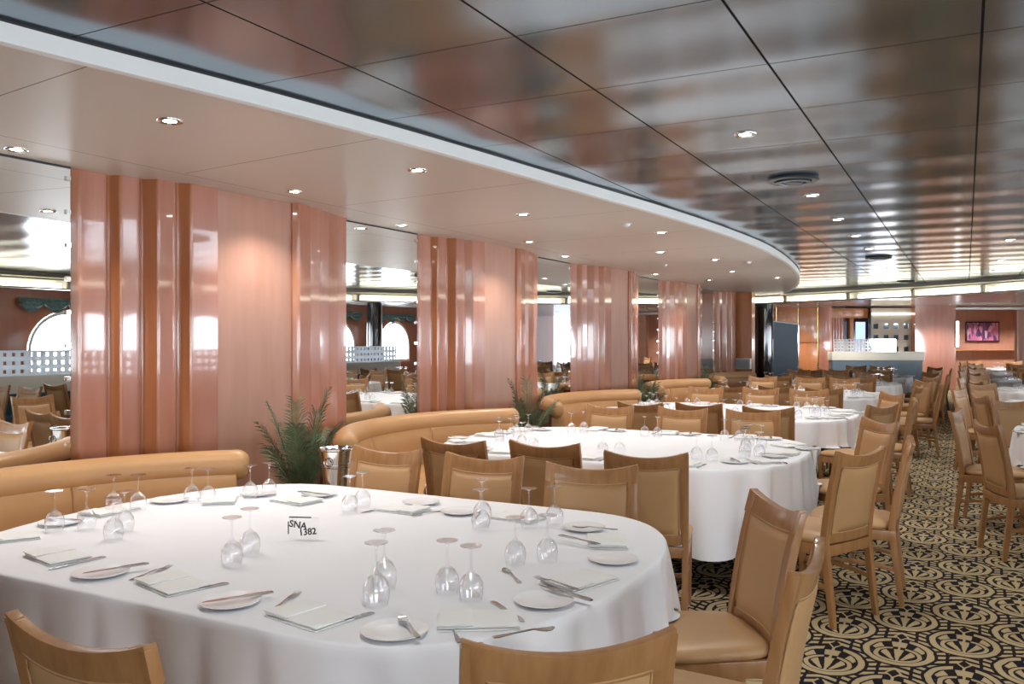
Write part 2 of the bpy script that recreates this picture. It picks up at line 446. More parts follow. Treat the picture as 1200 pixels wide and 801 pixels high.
def arch_window(idx, parent_mat, cx, hw, sill, top):
    r = bpy.data.objects.new('window_%d' % idx, None); COL.objects.link(r); r.matrix_world = parent_mat @ Matrix.Translation((cx, 0, 0)); r['kind'] = 'structure'
    m_ = MB(); P = arch_panel(hw, sill, top, .07); m_.add(P, [tuple(range(len(P)))]); m_.build('window_pane', M['sky'], r, smooth=False)
    A = arch_panel(hw, sill, top, -.02); B = arch_panel(hw - .07, sill + .07, top - .07, -.02); m_ = MB(); k = len(A)
    A2 = arch_panel(hw, sill, top, .07); B2 = arch_panel(hw - .07, sill + .07, top - .07, .06)
    m_.add(A + B + A2 + B2, [(i, (i + 1) % k, k + (i + 1) % k, k + i) for i in range(k)] + [(k + i, k + (i + 1) % k, 3 * k + (i + 1) % k, 3 * k + i) for i in range(k)])
    m_.build('window_frame', M['arch'], r)
    # swagged valance
    m_ = MB(); rows = 10; cols = 60; W_ = hw + .22
    vs = [];
    for j in range(rows + 1):
        for i in range(cols + 1):
            x = -W_ + 2 * W_ * i / cols; u = i / cols * 4 % 1
            drop = .12 + .16 * sin(pi * u)
            t = j / rows
            vs.append((x, -.07 - .03 * abs(sin(t * 9 + 2 * sin(pi * u))) - .02 * sin(pi * t), 2.34 - drop * t))
    fs = [(j * (cols + 1) + i, j * (cols + 1) + i + 1, (j + 1) * (cols + 1) + i + 1, (j + 1) * (cols + 1) + i) for j in range(rows) for i in range(cols)]
    m_.add(vs, fs); m_.build('valance', M['valance'], r)
# right wall: x=6.9, facing -X. local x -> -Y world direction
RW = Matrix.Translation((6.9, 34, 0)) @ Matrix.Rotation(-pi / 2, 4, 'Z')   # local x -> -Y, local y -> +X
ops = [(34 - y, .80, .85, 2.10) for y in sorted([-3.0, -.2, 2.6, 5.4, 8.2, 11.0, 13.8, 16.6, 19.4, 22.2, 25.0], reverse=True)]
w = wall_with_arches('wall_right', 39, PER, ops, None).build('wall_right', M['redwood'], smooth=False); w.matrix_world = RW; struct(w)
for i, op_ in enumerate(ops): arch_window(i + 1, RW, *op_)
BW = Matrix.Translation((7.0, -5, 0)) @ Matrix.Rotation(pi, 4, 'Z')          # facing +Y ; local x -> -X, local y -> -Y
ops2 = [(1.6, .95, .85, 2.15), (4.6, .95, .85, 2.15)]
w = wall_with_arches('wall_back', 12, CEIL, ops2, None).build('wall_back', M['redwood'], smooth=False); w.matrix_world = BW; struct(w)
for i, op_ in enumerate(ops2): arch_window(i + 12, BW, *op_)

# lowered perimeter ceiling with its warm light trough
trough = spline([(4.1, -5), (4.1, 2), (4.1, 8), (3.5, 12), (2.3, 14.9), (.85, 16.6), (-.45, 17.8), (-1.7, 18.6), (-3.0, 19.3), (-4.6, 20.2), (-6.5, 21.3), (-8.95, 22.6)], 6)
outer = []
for p in trough:
    pass
vs = []; fs = []; nT = len(trough)
for i, p in enumerate(trough):
    f = i / (nT - 1)
    o_ = Vector((7.1, p.y)) if p.y < 10 else None
    if o_ is None:
        a = atan2(p.y - 10, p.x + 9)   # fan out from a centre near the mirrored wall
        d = Vector((p.x + 9, p.y - 4)).normalized()
        o_ = p + d * 18
        if o_.x > 7.1: o_ = p + d * ((7.1 - p.x) / d.x)
        if o_.y > 33.9: o_ = p + d * ((33.9 - p.y) / d.y)
    vs += [(p.x, p.y, PER), (o_.x, o_.y, PER)]
for i in range(nT - 1): fs.append((2 * i, 2 * i + 1, 2 * i + 3, 2 * i + 2))
mb = MB(); mb.add(vs, fs)
struct(mb.build('ceiling.002', M['per'], smooth=False))
r = empty('cove_light', (4.1, 0, 2.4)); tag(r, 'long curved warm cove light trough running round the edge of the dark ceiling', 'ceiling light')
off = Vector((4.1, 0, 2.4))
def strip(path, prof, mat, name, parent):
    m_ = MB(); rings = []; k = len(path)
    for i, p in enumerate(path):
        t = (path[min(i + 1, k - 1)] - path[max(i - 1, 0)]).normalized(); nn = Vector((-t.y, t.x))   # towards the room
        if nn.dot(Vector((-3, 8)) - p) < 0: nn = -nn
        rings.append([(p.x + nn.x * a - off.x, p.y + nn.y * a - off.y, z - off.z) for a, z in prof])
    m_.loft(rings, caps=True)
    return m_.build(name, mat, parent)
strip(trough, [(-.10, 2.350), (.10, 2.350), (.10, 2.372), (-.10, 2.372)], M['greylip'], 'lower_lip', r)
strip(trough, [(-.10, 2.37), (-.085, 2.37), (-.085, CEIL), (-.10, CEIL)], M['cream'], 'cove_back', r)
strip(trough, [(-.02, 2.495), (.14, 2.495), (.14, 2.52), (-.02, 2.52)], M['greylip'], 'upper_lip', r)
# light segments with dark dividers
acc = 0; seg = []; segs = []
fine = []
for i in range(nT - 1):
    a, b = trough[i], trough[i + 1]; L = (b - a).length; k = max(1, int(L / .12))
    fine += [a + (b - a) * (j / k) for j in range(k)]
seglen = 11
for i in range(0, len(fine) - 1, seglen):
    q = fine[i:i + seglen + 1]
    if len(q) < 3: continue
    lift = 0 if (i // seglen) % 5 < 4 else .0
    strip(q[:-1] if len(q) > 3 else q, [(.045, 2.378), (.06, 2.378), (.06, 2.455), (.045, 2.455)], M['tube'], 'light_tube', r)
    e_ = q[-1]; t = (q[-1] - q[-2]).normalized()
    strip([e_ - t * .03, e_ + t * .03], [(.03, 2.372), (.075, 2.372), (.075, 2.50), (.03, 2.50)], M['greylip'], 'divider', r)

# ------------------------------------------------------------------ far end, built on a line square to the picture's long axis
FW = Matrix.Rotation(TH, 4, 'Z')       # local x along the far wall, local y = distance from the window end
def far(name, d, px0=None):
    r = bpy.data.objects.new(name, None); COL.objects.link(r); r.matrix_world = FW @ Matrix.Translation((0, d, 0)); return r
D = 26.0
def wall_box(x0, x1, z0, z1, y=0, t=.12):
    return MB().box(x0, y, z0, x1, y + t, z1)
def put(o, d=D): o.matrix_world = FW @ Matrix.Translation((0, d, 0)); return o
w = put(wall_box(3.0, 9.7, 0, PER).build('wall_far', M['orange'], smooth=False)); struct(w)
w = put(wall_box(12.22, 13.45, 0, PER, t=3).build('wall_far.001', M['lacq'], smooth=False)); struct(w)
w = put(wall_box(10.4, 12.22, 0, PER, y=2.4).build('wall_far.002', M['redwood'], smooth=False)); struct(w)
w = put(wall_box(13.45, 19.5, 0, PER, y=2.2).build('wall_far.003', M['flat'], smooth=False)); struct(w)
w = put(wall_box(15.45, 19.5, 0, 2.42, y=.06, t=.1).build('wall_far.004', M['flat'], smooth=False)); struct(w)
w = put(wall_box(9.6, 10.5, 0, PER, y=1.0).build('wall_far.005', M['grey'], smooth=False)); struct(w)
# joinery on the orange wall
r = far('wall_panelling', D - .04); tag(r, 'orange wood wall panelling with brass strips left of the far doorway', 'wall panel')
for i, (x0, x1, z0, z1) in enumerate([(8.0, 8.62, .1, 1.42), (8.0, 8.62, 1.45, 2.5), (8.68, 9.24, .1, 1.42), (8.68, 9.24, 1.45, 2.5)]):
    MB().box(x0, -.02, z0, x1, .038, z1).build('veneer_panel', M['orange'] if i < 2 else M['orange'], r, bevel=.006)
MB().box(9.28, -.03, 0, 9.62, .038, 2.52).build('corner_post', M['lacq'], r, bevel=.01)
for x in (7.99, 8.65, 9.25): MB().box(x - .01, -.028, .05, x + .01, -.005, 2.5).build('brass_strip', M['brass'], r)
# doorway with header, small fluted column, blue door
r = far('doorway', D + .6); tag(r, 'far doorway with orange wood header, fluted post and self-glowing blue door', 'doorway')
MB().box(9.8, -.1, 2.2, 11.0, .3, 2.5).build('header', M['orange'], r, bevel=.01)
for k in range(4): MB().lathe([(.0, 0), (.06, 0), (.06, 2.2), (0, 2.2)], 14, cx=9.95 + k * .09).build('fluted_post', M['lacq'], r)
MB().box(10.5, .05, 0, 10.62, .2, 2.2).build('door_post', M['orange'], r, bevel=.006)
MB().box(10.64, .08, 0, 10.69, .2, 2.1).build('door_frame', M['black'], r)
MB().box(10.69, .1, 0, 11.0, .14, 2.08).build('door_leaf', M['blueglow'], r)
MB().box(10.25, .3, 0, 10.5, .34, 2.1).build('pale_panel', M['screen'], r)
# beige screen wall with square holes
r = far('perforated_wall_screen', D + .25); tag(r, 'beige grey wall screen with a grid of square holes behind the serving counter', 'screen')
m_ = MB(); xs0, xs1 = 11.0, 12.22
holes_x = [11.14 + i * .31 for i in range(4)]; holes_z = [.62, .97, 1.28, 1.58 + .3, 2.15]
holes_z = [.60, .92, 1.24, 1.60, 1.94]; hw = .075
zc = 0
for z in holes_z:
    m_.box(xs0, 0, zc, xs1, .06, z - hw)
    x = xs0
    for hx in holes_x:
        m_.box(x, 0, z - hw, hx - hw, .06, z + hw); x = hx + hw
    m_.box(x, 0, z - hw, xs1, .06, z + hw); zc = z + hw
m_.box(xs0, 0, zc, xs1, .06, 2.5); m_.build('screen_panel', M['grey'], r, smooth=False)
MB().box(11.0, -.05, 2.30, 12.2, -.01, 2.34).build('light_strip', M['tube'], r)
MB().box(11.0, .2, .2, 12.2, .22, 2.2).build('backing', M['blueboard'], r)
MB().box(11.5, .14, 2.0, 12.1, .18, 2.1).build('shelf_light', M['slit'], r)
# light slot on the pink pier
r = far('light_slot', D - .02); tag(r, 'tall white vertical light slot on the rose pier beside the painting alcove', 'wall light')
MB().box(13.43, -.03, 1.3, 13.53, .01, 2.1).build('slot_frame', M['arch'], r); MB().box(13.445, -.04, 1.32, 13.515, -.03, 2.08).build('lens', M['slit'], r)
# alcove frame and painting
r = far('framed_painting', D + 2.19); tag(r, 'framed dark purple and pink abstract painting in the far alcove', 'painting')
x0, x1, z0, z1 = 14.92, 15.99, 1.46, 2.12
x0, x1 = 14.9, 16.0
MB().box(x0, -.05, z0, x1, 0, z1).build('picture_frame', M['black'], r, bevel=.01)
pm, nt, b = new_mat('abstract purple painting')
tc = nt.nodes.new('ShaderNodeTexCoord'); mp = nt.nodes.new('ShaderNodeMapping'); mp.inputs['Scale'].default_value = (9, 1, 4)
vo = nt.nodes.new('ShaderNodeTexVoronoi'); vo.inputs['Scale'].default_value = 1.3
rp = nt.nodes.new('ShaderNodeValToRGB'); el = rp.color_ramp.elements
el[0].position = 0; el[0].color = (.03, .015, .06, 1); el[1].position = 1; el[1].color = (.75, .6, .7, 1)
e2 = rp.color_ramp.elements.new(.45); e2.color = (.16, .06, .2, 1); e2 = rp.color_ramp.elements.new(.7); e2.color = (.6, .18, .3, 1)
nt.links.new(tc.outputs['Object'], mp.inputs[0]); nt.links.new(mp.outputs[0], vo.inputs['Vector']); nt.links.new(vo.outputs['Color'], rp.inputs[0]); nt.links.new(rp.outputs[0], b.inputs['Base Color'])
MB().box(x0 + .04, -.055, z0 + .04, x1 - .04, -.05, z1 - .04).build('canvas', pm, r, smooth=False)
r = far('alcove_shelf', D + 2.0); tag(r, 'long wood ledge with brass edge below the painting in the far alcove', 'shelf')
MB().box(13.5, 0, 1.16, 16.9, .19, 1.2).build('ledge', M['flat'], r, bevel=.005); MB().box(13.5, -.01, 1.17, 16.9, 0, 1.19).build('edge_strip', M['brass'], r)
r = far('alcove_surround', D + .02); tag(r, 'rose wood surround of the far painting alcove', 'alcove')
MB().box(13.46, 0, 2.44, 19.5, .15, PER - .03).build('header', M['greylip'], r, bevel=.01)
MB().box(15.32, 0, 0, 15.45, .15, 2.43).build('jamb', M['flat'], r, bevel=.01)
# blue board leaning by black column
r = far('display_board', 22.6); tag(r, 'tall blue grey folding board with white edge behind the black column', 'board')
m_ = MB(); m_.add([(6.35, 0, .45), (7.53, .0, .45), (7.53, 0, 1.93), (6.35, 0, 2.07), (6.35, .05, .45), (7.53, .05, .45), (7.53, .05, 1.93), (6.35, .05, 2.07)], [(0, 1, 2, 3), (7, 6, 5, 4), (0, 4, 5, 1), (1, 5, 6, 2), (2, 6, 7, 3), (3, 7, 4, 0)])
m_.build('board_panel', M['blueboard'], r, smooth=False)
m_ = MB(); m_.add([(6.33, -.01, 2.07), (7.55, -.01, 1.925), (7.55, -.01, 1.95), (6.33, -.01, 2.095), (6.33, .06, 2.07), (7.55, .06, 1.925), (7.55, .06, 1.95), (6.33, .06, 2.095)], [(0, 1, 2, 3), (7, 6, 5, 4), (0, 4, 5, 1), (1, 5, 6, 2), (2, 6, 7, 3), (3, 7, 4, 0)])
m_.build('top_edge', M['fascia'], r, smooth=False)
for x in (6.33, 7.53): MB().box(x, -.01, 0, x + .03, .06, 1.93).build('post', M['chrome'], r)
# black column
r = empty('black_column', (-4.38, 21.5, 0)); tag(r, 'glossy black round column where the curved soffit ends', 'column')
MB().lathe([(0, 0), (.22, 0), (.22, PER), (0, PER)], 32).build('shaft', M['black'], r)
MB().lathe([(.22, 0), (.24, 0), (.24, .12), (.22, .12)], 32).build('base_ring', M['chrome'], r)

def perforated(name, L, H, nx, nz, parent, z0, y=0, x0=0, mat=None):
    m_ = MB(); t = .02; hw_ = L / nx * .22; hz = H / nz * .22
    zc = z0
    for j in range(nz):
        z = z0 + H * (j + .5) / nz
        m_.box(x0, y, zc, x0 + L, y + t, z - hz); x = x0
        for i in range(nx):
            hx = x0 + L * (i + .5) / nx
            m_.box(x, y, z - hz, hx - hw_, y + t, z + hz); x = hx + hw_
        m_.box(x, y, z - hz, x0 + L, y + t, z + hz); zc = z + hz
    m_.box(x0, y, zc, x0 + L, y + t, z0 + H)
    return m_.build(name, mat or M['screen'], parent, smooth=False)
# far partition
r = far('far_partition', 24.0); tag(r, 'long white topped serving partition with perforated screen at the far end', 'partition')
MB().box(8.95, 0, .95, 11.55, .35, 1.19).build('white_counter', M['cream'], r, bevel=.02)
MB().box(8.98, .02, 0, 11.5, .33, .95).build('lower_panel', M['blueboard'], r)
perforated('perforated_screen', 1.15, .36, 12, 4, r, 1.19, y=.1, x0=9.05)
m_ = MB(); K = 14; vs = [(10.8, .14, 1.55), (10.8, .14, 1.19)] ; P = [(10.8, 1.55), (10.8, 1.19), (10.28, 1.19)] + [(10.28 - .26 * sin(pi / 2 * k / K), 1.55 - .36 * cos(pi / 2 * (k / K))) for k in range(K + 1)]
m_.add([(x, .12, z) for x, z in P] + [(x, .14, z) for x, z in P], [tuple(range(len(P))), tuple(range(2 * len(P) - 1, len(P) - 1, -1))]); m_.build('lit_panel', M['slit'], r, smooth=False)
m_ = MB(); m_.tube([(10.02 + .24 * (1 - cos(pi / 2 * k / 10)), .1, 1.55 - .36 * sin(pi / 2 * k / 10)) for k in range(11)], .014); m_.build('curved_rail', M['vent'], r)

# low partition along the window aisle (seen in the mirrors)
r = empty('bench_partition', (3.35, 3.0, 0)); tag(r, 'long teal bench partition with cream ledge and perforated white screen', 'partition')
MB().box(0, 0, 0, .2, 14.5, .74).build('teal_back', M['teal'], r, bevel=.02)
for k in range(16): MB().box(-.03, k * .9 + .02, .42, 0, k * .9 + .88, .73).build('bench_cushion', M['teal'], r, bevel=.012)
MB().box(-.45, 0, .3, 0, 14.5, .45).build('bench_seat', M['teal'], r, bevel=.03)
MB().box(-.02, 0, .74, .3, 14.5, 1.0).build('cream_ledge', M['cream'], r, bevel=.01)
sc_ = perforated('perforated_screen', 14.5, .38, 110, 3, r, 1.0, y=0, x0=0); sc_.rotation_euler.z = pi / 2; sc_.location = (.15, 0, 0)
# black columns beside it
for i, (x, y) in enumerate([(4.9, 12.4), (4.9, 18.5), (4.9, 7.0)]):
    r = empty('black_column', (x, y, 0)); tag(r, 'glossy black round column by the windows, %s of three' % ['middle', 'farthest', 'nearest'][i], 'column', 'black columns by the windows')
    MB().lathe([(0, 0), (.2, 0), (.2, PER), (0, PER)], 28).build('shaft', M['black'], r)
    MB().lathe([(.2, 0), (.22, 0), (.22, .12), (.2, .12)], 28).build('base_ring', M['chrome'], r)

# ------------------------------------------------------------------ ceiling fittings
def make_downlight():
    r = empty('downlight')
    m_ = MB(); m_.lathe([(.038, -.001), (.055, -.008), (.058, -.004), (.058, 0.0)], 24); m_.build('trim_ring', M['chrome'], r)
    m_ = MB(); m_.lathe([(0, -.004), (.030, -.004)], 20); m_.build('lens', M['lamp'], r)
    m_ = MB(); m_.lathe([(.030, -.004), (.040, -.002)], 20); m_.build('reflector', M['vent'], r)
    freeze(r); return r
dl = make_downlight()
DLS = [(-3.163, 2.688, 'frontmost lit downlight in the cream soffit'), (-4.34, 2.72, 'lit downlight at the left edge above the first mirror'), (-3.948, 4.365, 'lit downlight above the right side of the first pillar'),
       (-2.818, 4.148, 'lit downlight near the white soffit edge, above the second pillar'), (-4.3, 6.095, 'lit downlight above the second wall mirror'), (-3.085, 6.015, 'lit downlight in mid soffit over the second booth'),
       (-3.898, 7.732, 'lit downlight above the right side of the second pillar'), (-4.2, 9.281, 'lit downlight above the third wall mirror'), (-2.479, 7.621, 'lit downlight near the soffit edge over the third pillar'),
       (-3.046, 9.335, 'lit downlight in mid soffit beyond the third pillar'), (-2.744, 10.555, 'lit downlight above the fifth pillar near soffit middle'), (-3.010, 12.541, 'small lit downlight before the soffit tip'),
       (-2.664, 14.099, 'farthest lit downlight near the soffit tip'), (-3.786, 14.179, 'lit downlight above the fifth pillar'), (-4.157, 12.492, 'lit downlight above the fourth wall mirror')]
for x, y, lab in DLS: place(dl, (x, y, SOF), 0, lab, 'downlight', 'downlights in the cream soffit')
DC = [(-1.01, 4.487, 'nearest big downlight in the dark panelled ceiling'), (-1.01, 6.63, 'second downlight of the dark ceiling row, past the round vent'), (-1.01, 8.07, 'third downlight of the dark ceiling row'), (-1.01, 9.45, 'fourth downlight of the dark ceiling row'),
      (-1.01, 10.87, 'fifth downlight of the dark ceiling row'), (-1.01, 14.0, 'sixth downlight of the dark ceiling row, before the light trough'), (.41, 10.6, 'nearest downlight of the right ceiling row'), (.41, 13.3, 'middle downlight of the right ceiling row'), (.41, 15.3, 'farthest downlight of the right ceiling row'),
      (.41, 4.49, 'downlight of the right ceiling row, outside the frame'), (1.86, 4.49, 'downlight of the window side ceiling row, near'), (1.86, 8.0, 'downlight of the window side ceiling row, middle'), (1.86, 11.6, 'downlight of the window side ceiling row, far'), (-1.01, 1.6, 'downlight of the dark ceiling row above the camera')]
for x, y, lab in DC: place(dl, (x, y, CEIL), 0, lab, 'downlight', 'downlights in the dark ceiling')
FAR_FILL = [(-4.36, 25.95), (-2.42, 26.95), (-.43, 28.1), (.71, 31.1), (1.9, 31.6), (-2.45, 24.4), (1.0, 26.5), (4.2, 28.5)]  # wall-washing lamps added to lift the dark far walls
for i, (x, y) in enumerate(FAR_FILL): place(dl, (x, y, PER), 0, 'small added downlight brightening the walls at the far end of the room', 'downlight', 'added far end downlights')
def make_vent():
    r = empty('ceiling_vent')
    m_ = MB()
    m_.lathe([(.155, -.001), (.165, -.016), (.150, -.024), (.120, -.020), (.118, -.001)], 32); m_.build('outer_ring', M['vent'], r)
    m_ = MB(); m_.lathe([(.105, -.004), (.112, -.03), (.085, -.034), (.08, -.004)], 28); m_.build('middle_ring', M['vent'], r)
    m_ = MB(); m_.lathe([(0, -.036), (.055, -.036), (.062, -.028), (.06, -.004)], 24); m_.build('centre_disc', M['vent'], r)
    m_ = MB(); m_.lathe([(0, -.002), (.15, -.002)], 24); m_.build('dark_throat', M['black'], r)
    freeze(r); return r
vt = make_vent()
for x, y, lab in [(-1.01, 5.88, 'round blue grey air vent nearest, in the dark ceiling'), (-1.0, 12.03, 'middle round air vent in the dark ceiling'), (-.97, 17.2, 'farthest small round air vent in the dark ceiling')]:
    place(vt, (x, y, CEIL), 0, lab, 'air vent', 'ceiling vents')
def make_spot():
    r = empty('eyeball_spotlight')
    MB().lathe([(0, -.001), (.05, -.001), (.048, -.006), (.034, -.008)], 20).build('trim_ring', M['soffit'], r)
    MB().lathe([(.032, -.004), (.028, -.022), (.015, -.03), (0, -.031)], 18).build('eyeball', M['fascia'], r)
    freeze(r); return r
es = make_spot()
for x, y, lab in [(-2.55, 6.9, 'small unlit eyeball spotlight in mid soffit near its edge'), (-3.5, 10.9, 'small unlit eyeball spotlight above the third pillar'), (-2.43, 11.0, 'small unlit eyeball spotlight near the curved soffit end')]:
    place(es, (x, y, SOF), 0, lab, 'spotlight', 'unlit spotlights')

# ------------------------------------------------------------------ dining chair
def make_chair():
    r = empty('dining_chair')
    Wd = M['cwood']; Le = M['leather']
    def backy(z): # centreline of rear leg / stile
        if z < .44: return -.275 + .055 * (z / .44)
        t = (z - .44) / .51; return -.22 - .045 * t - .05 * t * t
    zs = [0, .12, .25, .37, .46, .56, .66, .76, .86, .945]
    for sx in (-1, 1):
        rings = []
        for z in zs:
            w_ = .0135 if z < .1 else .017; t = .0145 + .006 * min(1, z / .4) if z < .5 else .0195 - .006 * (z - .5) / .45
            cx = sx * (.200 + .008 * (z / .95)); cy = backy(z)
            if z > .5: w_ = .024
            cx2 = cx - sx * (w_ - .017)
            rings.append([(cx2 - w_, cy - t, z), (cx2 + w_, cy - t, z), (cx2 + w_, cy + t, z), (cx2 - w_, cy + t, z)])
        MB().loft(rings).build('leg', Wd, r, bevel=.004)
        rings = []
        for z in (0, .2, .38, .435):
            k = .013 + .007 * z / .43
            rings.append([(sx * .205 - k, .205 - k, z), (sx * .205 + k, .205 - k, z), (sx * .205 + k, .205 + k, z), (sx * .205 - k, .205 + k, z)])
        MB().loft(rings).build('leg', Wd, r, bevel=.004)
        MB().loft([[(sx * .204 - .008, y, .205 + dz + .03 * (1 - (y / .24) ** 2) - .03), (sx * .204 + .008, y, .205 + dz + .03 * (1 - (y / .24) ** 2) - .03), (sx * .204 + .008, y, .23 + dz + .03 * (1 - (y / .24) ** 2) - .03), (sx * .204 - .008, y, .23 + dz + .03 * (1 - (y / .24) ** 2) - .03)] for y, dz in [(-.24, .02), (-.15, .02), (0, .02), (.1, .02), (.2, .02)]]).build('stretcher', Wd, r, bevel=.003)
    MB().box(-.2, -.005, .205, .2, .012, .23).build('stretcher', Wd, r, bevel=.003)
    # apron
    m_ = MB()
    m_.box(-.222, .19, .375, .222, .222, .435); m_.box(-.222, -.24, .375, -.197, .2, .435); m_.box(.197, -.24, .375, .222, .2, .435); m_.box(-.2, -.245, .375, .2, -.215, .435)
    m_.build('seat_frame', Wd, r, bevel=.004)
    # seat cushion
    rings = []
    for (k, z) in [(.94, .432), (1.0, .442), (1.015, .456), (.99, .470), (.9, .482), (.6, .489), (.25, .491), (.02, .4915)]:
        ring = []
        for i in range(40):
            a = 2 * pi * i / 40; c_, s_ = cos(a), sin(a)
            x = math.copysign(abs(c_) ** (2 / 5.), c_); y = math.copysign(abs(s_) ** (2 / 5.), s_)
            hx = .225 + .012 * y
            ring.append((x * hx * k, (y * .232 + (.012 if y > 0 else 0) * (1 - x * x)) * k + .005, z))
        rings.append(ring)
    MB().loft(rings).build('seat', Le, r, angle=60)
    # back: bowed in plan
    def bow(x): return -.022 * (1 - (x / .2) ** 2)
    def rail(zb, zt, sag, hw_, t, name, sagb=0):
        rings = []
        for i in range(17):
            x = -hw_ + 2 * hw_ * i / 16; s = 1 - (x / hw_) ** 2
            z0, z1 = zb - sagb * s, zt - sag * s
            y0, y1 = backy(z0) + bow(x), backy(z1) + bow(x)
            rings.append([(x, y0 - t, z0), (x, y1 - t, z1), (x, y1 + t, z1), (x, y0 + t, z0)])
        return MB().loft(rings).build(name, Wd, r, bevel=.003)
    rail(.868, .955, .036, .222, .0155, 'top_rail', .022)
    rail(.445, .505, 0, .2, .013, 'bottom_rail')
    # upholstered panel, both faces, with piping
    m_ = MB(); nx, nz = 14, 10; vs = []
    for side in (-1, 1):
        for j in range(nz + 1):
            for i in range(nx + 1):
                u, v = i / nx, j / nz
                x = -.172 + .344 * u; zt = .875 - .022 * (1 - (x / .2) ** 2); z = .5 + (zt - .5) * v
                edge_ = min(u, 1 - u, v * 1.2, (1 - v) * 1.2); puff = .013 + .009 * min(1, edge_ / .12) ** .6
                vs.append((x, backy(z) + bow(x) + side * puff, z))
    K = (nx + 1) * (nz + 1); fs = []
    for s in (0, 1):
        for j in range(nz):
            for i in range(nx): a = s * K + j * (nx + 1) + i; fs.append((a, a + 1, a + nx + 2, a + nx + 1))
    bd = [i for i in range(nx + 1)] + [j * (nx + 1) + nx for j in range(1, nz + 1)] + [nz * (nx + 1) + i for i in range(nx - 1, -1, -1)] + [j * (nx + 1) for j in range(nz - 1, 0, -1)]
    for a, b in zip(bd, bd[1:] + bd[:1]): fs.append((a, b, b + K, a + K))
    m_.add(vs, fs); pad = m_.build('back_pad', Le, r, angle=70)
    for side in (-1, 1):
        pts = [vs[i] for i in bd]; pts = [(x, y + (puff_ := .013) + (side * .014), z) for x, y, z in pts]
        m_ = MB(); m_.tube(pts + pts[:1], .0032, 6); m_.build('piping', Le, pad)
    freeze(r); return r
chair = make_chair()
CHAIRS = []    # (ox, oy, angle, table key)
def add_chair(bx, by, a, label, group, key, back=.30, cat='chair'):
    """bx,by: where the middle of the back's top stands; a: heading in degrees (0 faces +Y)"""
    a = radians(a); fx, fy = -sin(a), cos(a)
    ox, oy = bx + fx * back, by + fy * back
    CHAIRS.append((ox, oy, a, key))
    return place(chair, (ox, oy, 0), a, label, cat, group)

# ------------------------------------------------------------------ tables and cloths
def outline(xr, xl, cy, b, a_end, n=2.35, K=28):
    pts = []
    cr = xr - a_end; cl = xl + a_end
    for k in range(K + 1):
        t = -pi / 2 + pi * k / K; c_, s_ = cos(t), sin(t)
        pts.append((cr + a_end * abs(c_) ** (2 / n), cy + b * math.copysign(abs(s_) ** (2 / n), s_)))
    m_ = 22
    for k in range(1, m_): pts.append((cr + (cl - cr) * k / m_, cy + b))
    for k in range(K + 1):
        t = pi / 2 + pi * k / K; c_, s_ = cos(t), sin(t)
        pts.append((cl - a_end * abs(c_) ** (2 / n), cy + b * math.copysign(abs(s_) ** (2 / n), s_)))
    for k in range(1, m_): pts.append((cl + (cr - cl) * k / m_, cy - b))
    # resample evenly
    P = [Vector(p) for p in pts] + [Vector(pts[0])]
    L = [0]
    for i in range(1, len(P)): L.append(L[-1] + (P[i] - P[i - 1]).length)
    Nn = int(L[-1] / .028); out = []; j = 0
    for i in range(Nn):
        t = L[-1] * i / Nn
        while L[j + 1] < t: j += 1
        f = (t - L[j]) / max(1e-9, L[j + 1] - L[j]); out.append(P[j] + (P[j + 1] - P[j]) * f)
    return out
def cloth(P, key, seed, hem=.27, amp=2.9):
    rnd = random.Random(seed); n = len(P)
    cen = sum(P, Vector((0, 0))) / n
    ph = [rnd.random() * 6.28 for _ in range(6)]
    nor = []
    for i in range(n):
        t = (P[(i + 3) % n] - P[(i - 3) % n]).normalized(); nn = Vector((t.y, -t.x)); nor.append(nn)
    curv = []
    for i in range(n):
        curv.append(min(1, nor[(i - 6) % n].angle(nor[(i + 6) % n]) / .5))
    rows = [0, .004, .012, .03, .06, .10, .14, .19, .24, .29, .34, .39, .43, .47]
    top = .752
    m_ = MB(); vs = []; s = 0
    ks = [.0, .25, .5, .75, .93, .985]
    for k in ks[1:]:
        for p in P: q = cen + (p - cen) * k; vs.append((q.x, q.y, top))
    nring = len(ks) - 1
    chairs_here = [c for c in CHAIRS if c[3] == key]
    for d in rows:
        for i, p in enumerate(P):
            u = i * .028
            fold = 1.5 * abs(sin(u * 11.5 + ph[0] + 1.3 * sin(u * 2.1 + ph[1]))) ** .8 - 1. + .3 * sin(u * 15.3 + ph[2])
            cv = .55 + .45 * curv[i]
            f = (d / .47) ** .8
            o_ = .006 * min(1, d / .012) + (.028 * amp * fold * cv + .045 * curv[i]) * f + .012 * f
            hm = top - d * (top - hem) / .47 - (.05 * curv[i] * f)
            q = p + nor[i] * o_
            z = hm if d > .004 else top - d
            if key[0] == 'L' and z < .48 and (Vector((q.x, q.y)) - Vector((-2.6, 2.47 + 3.42 * int(key[1:])))).length > 1.09 and q.x < -3.0: z = .485
            for (ox, oy, a, _) in chairs_here:
                dx, dy = q.x - ox, q.y - oy; lx = dx * cos(a) + dy * sin(a); ly = -dx * sin(a) + dy * cos(a)
                if abs(lx) < .26 and -.26 < ly < .275:
                    e_ = min(1, (.26 - abs(lx)) / .03); z = max(z, .497 * e_ + z * (1 - e_) if z < .497 else z)
            vs.append((q.x, q.y, z))
    R = nring + len(rows); fs = []
    for a in range(R - 1):
        for i in range(n): j = (i + 1) % n; fs.append((a * n + i, a * n + j, (a + 1) * n + j, (a + 1) * n + i))
    vs.append((cen.x, cen.y, top)); c_ = len(vs) - 1
    for i in range(n): fs.append((c_, i, (i + 1) % n))
    m_.add([(x - cen.x, y - cen.y, z) for x, y, z in vs], fs)
    return m_, cen
ORD = ['front', 'second', 'third', 'fourth', 'fifth', 'sixth']
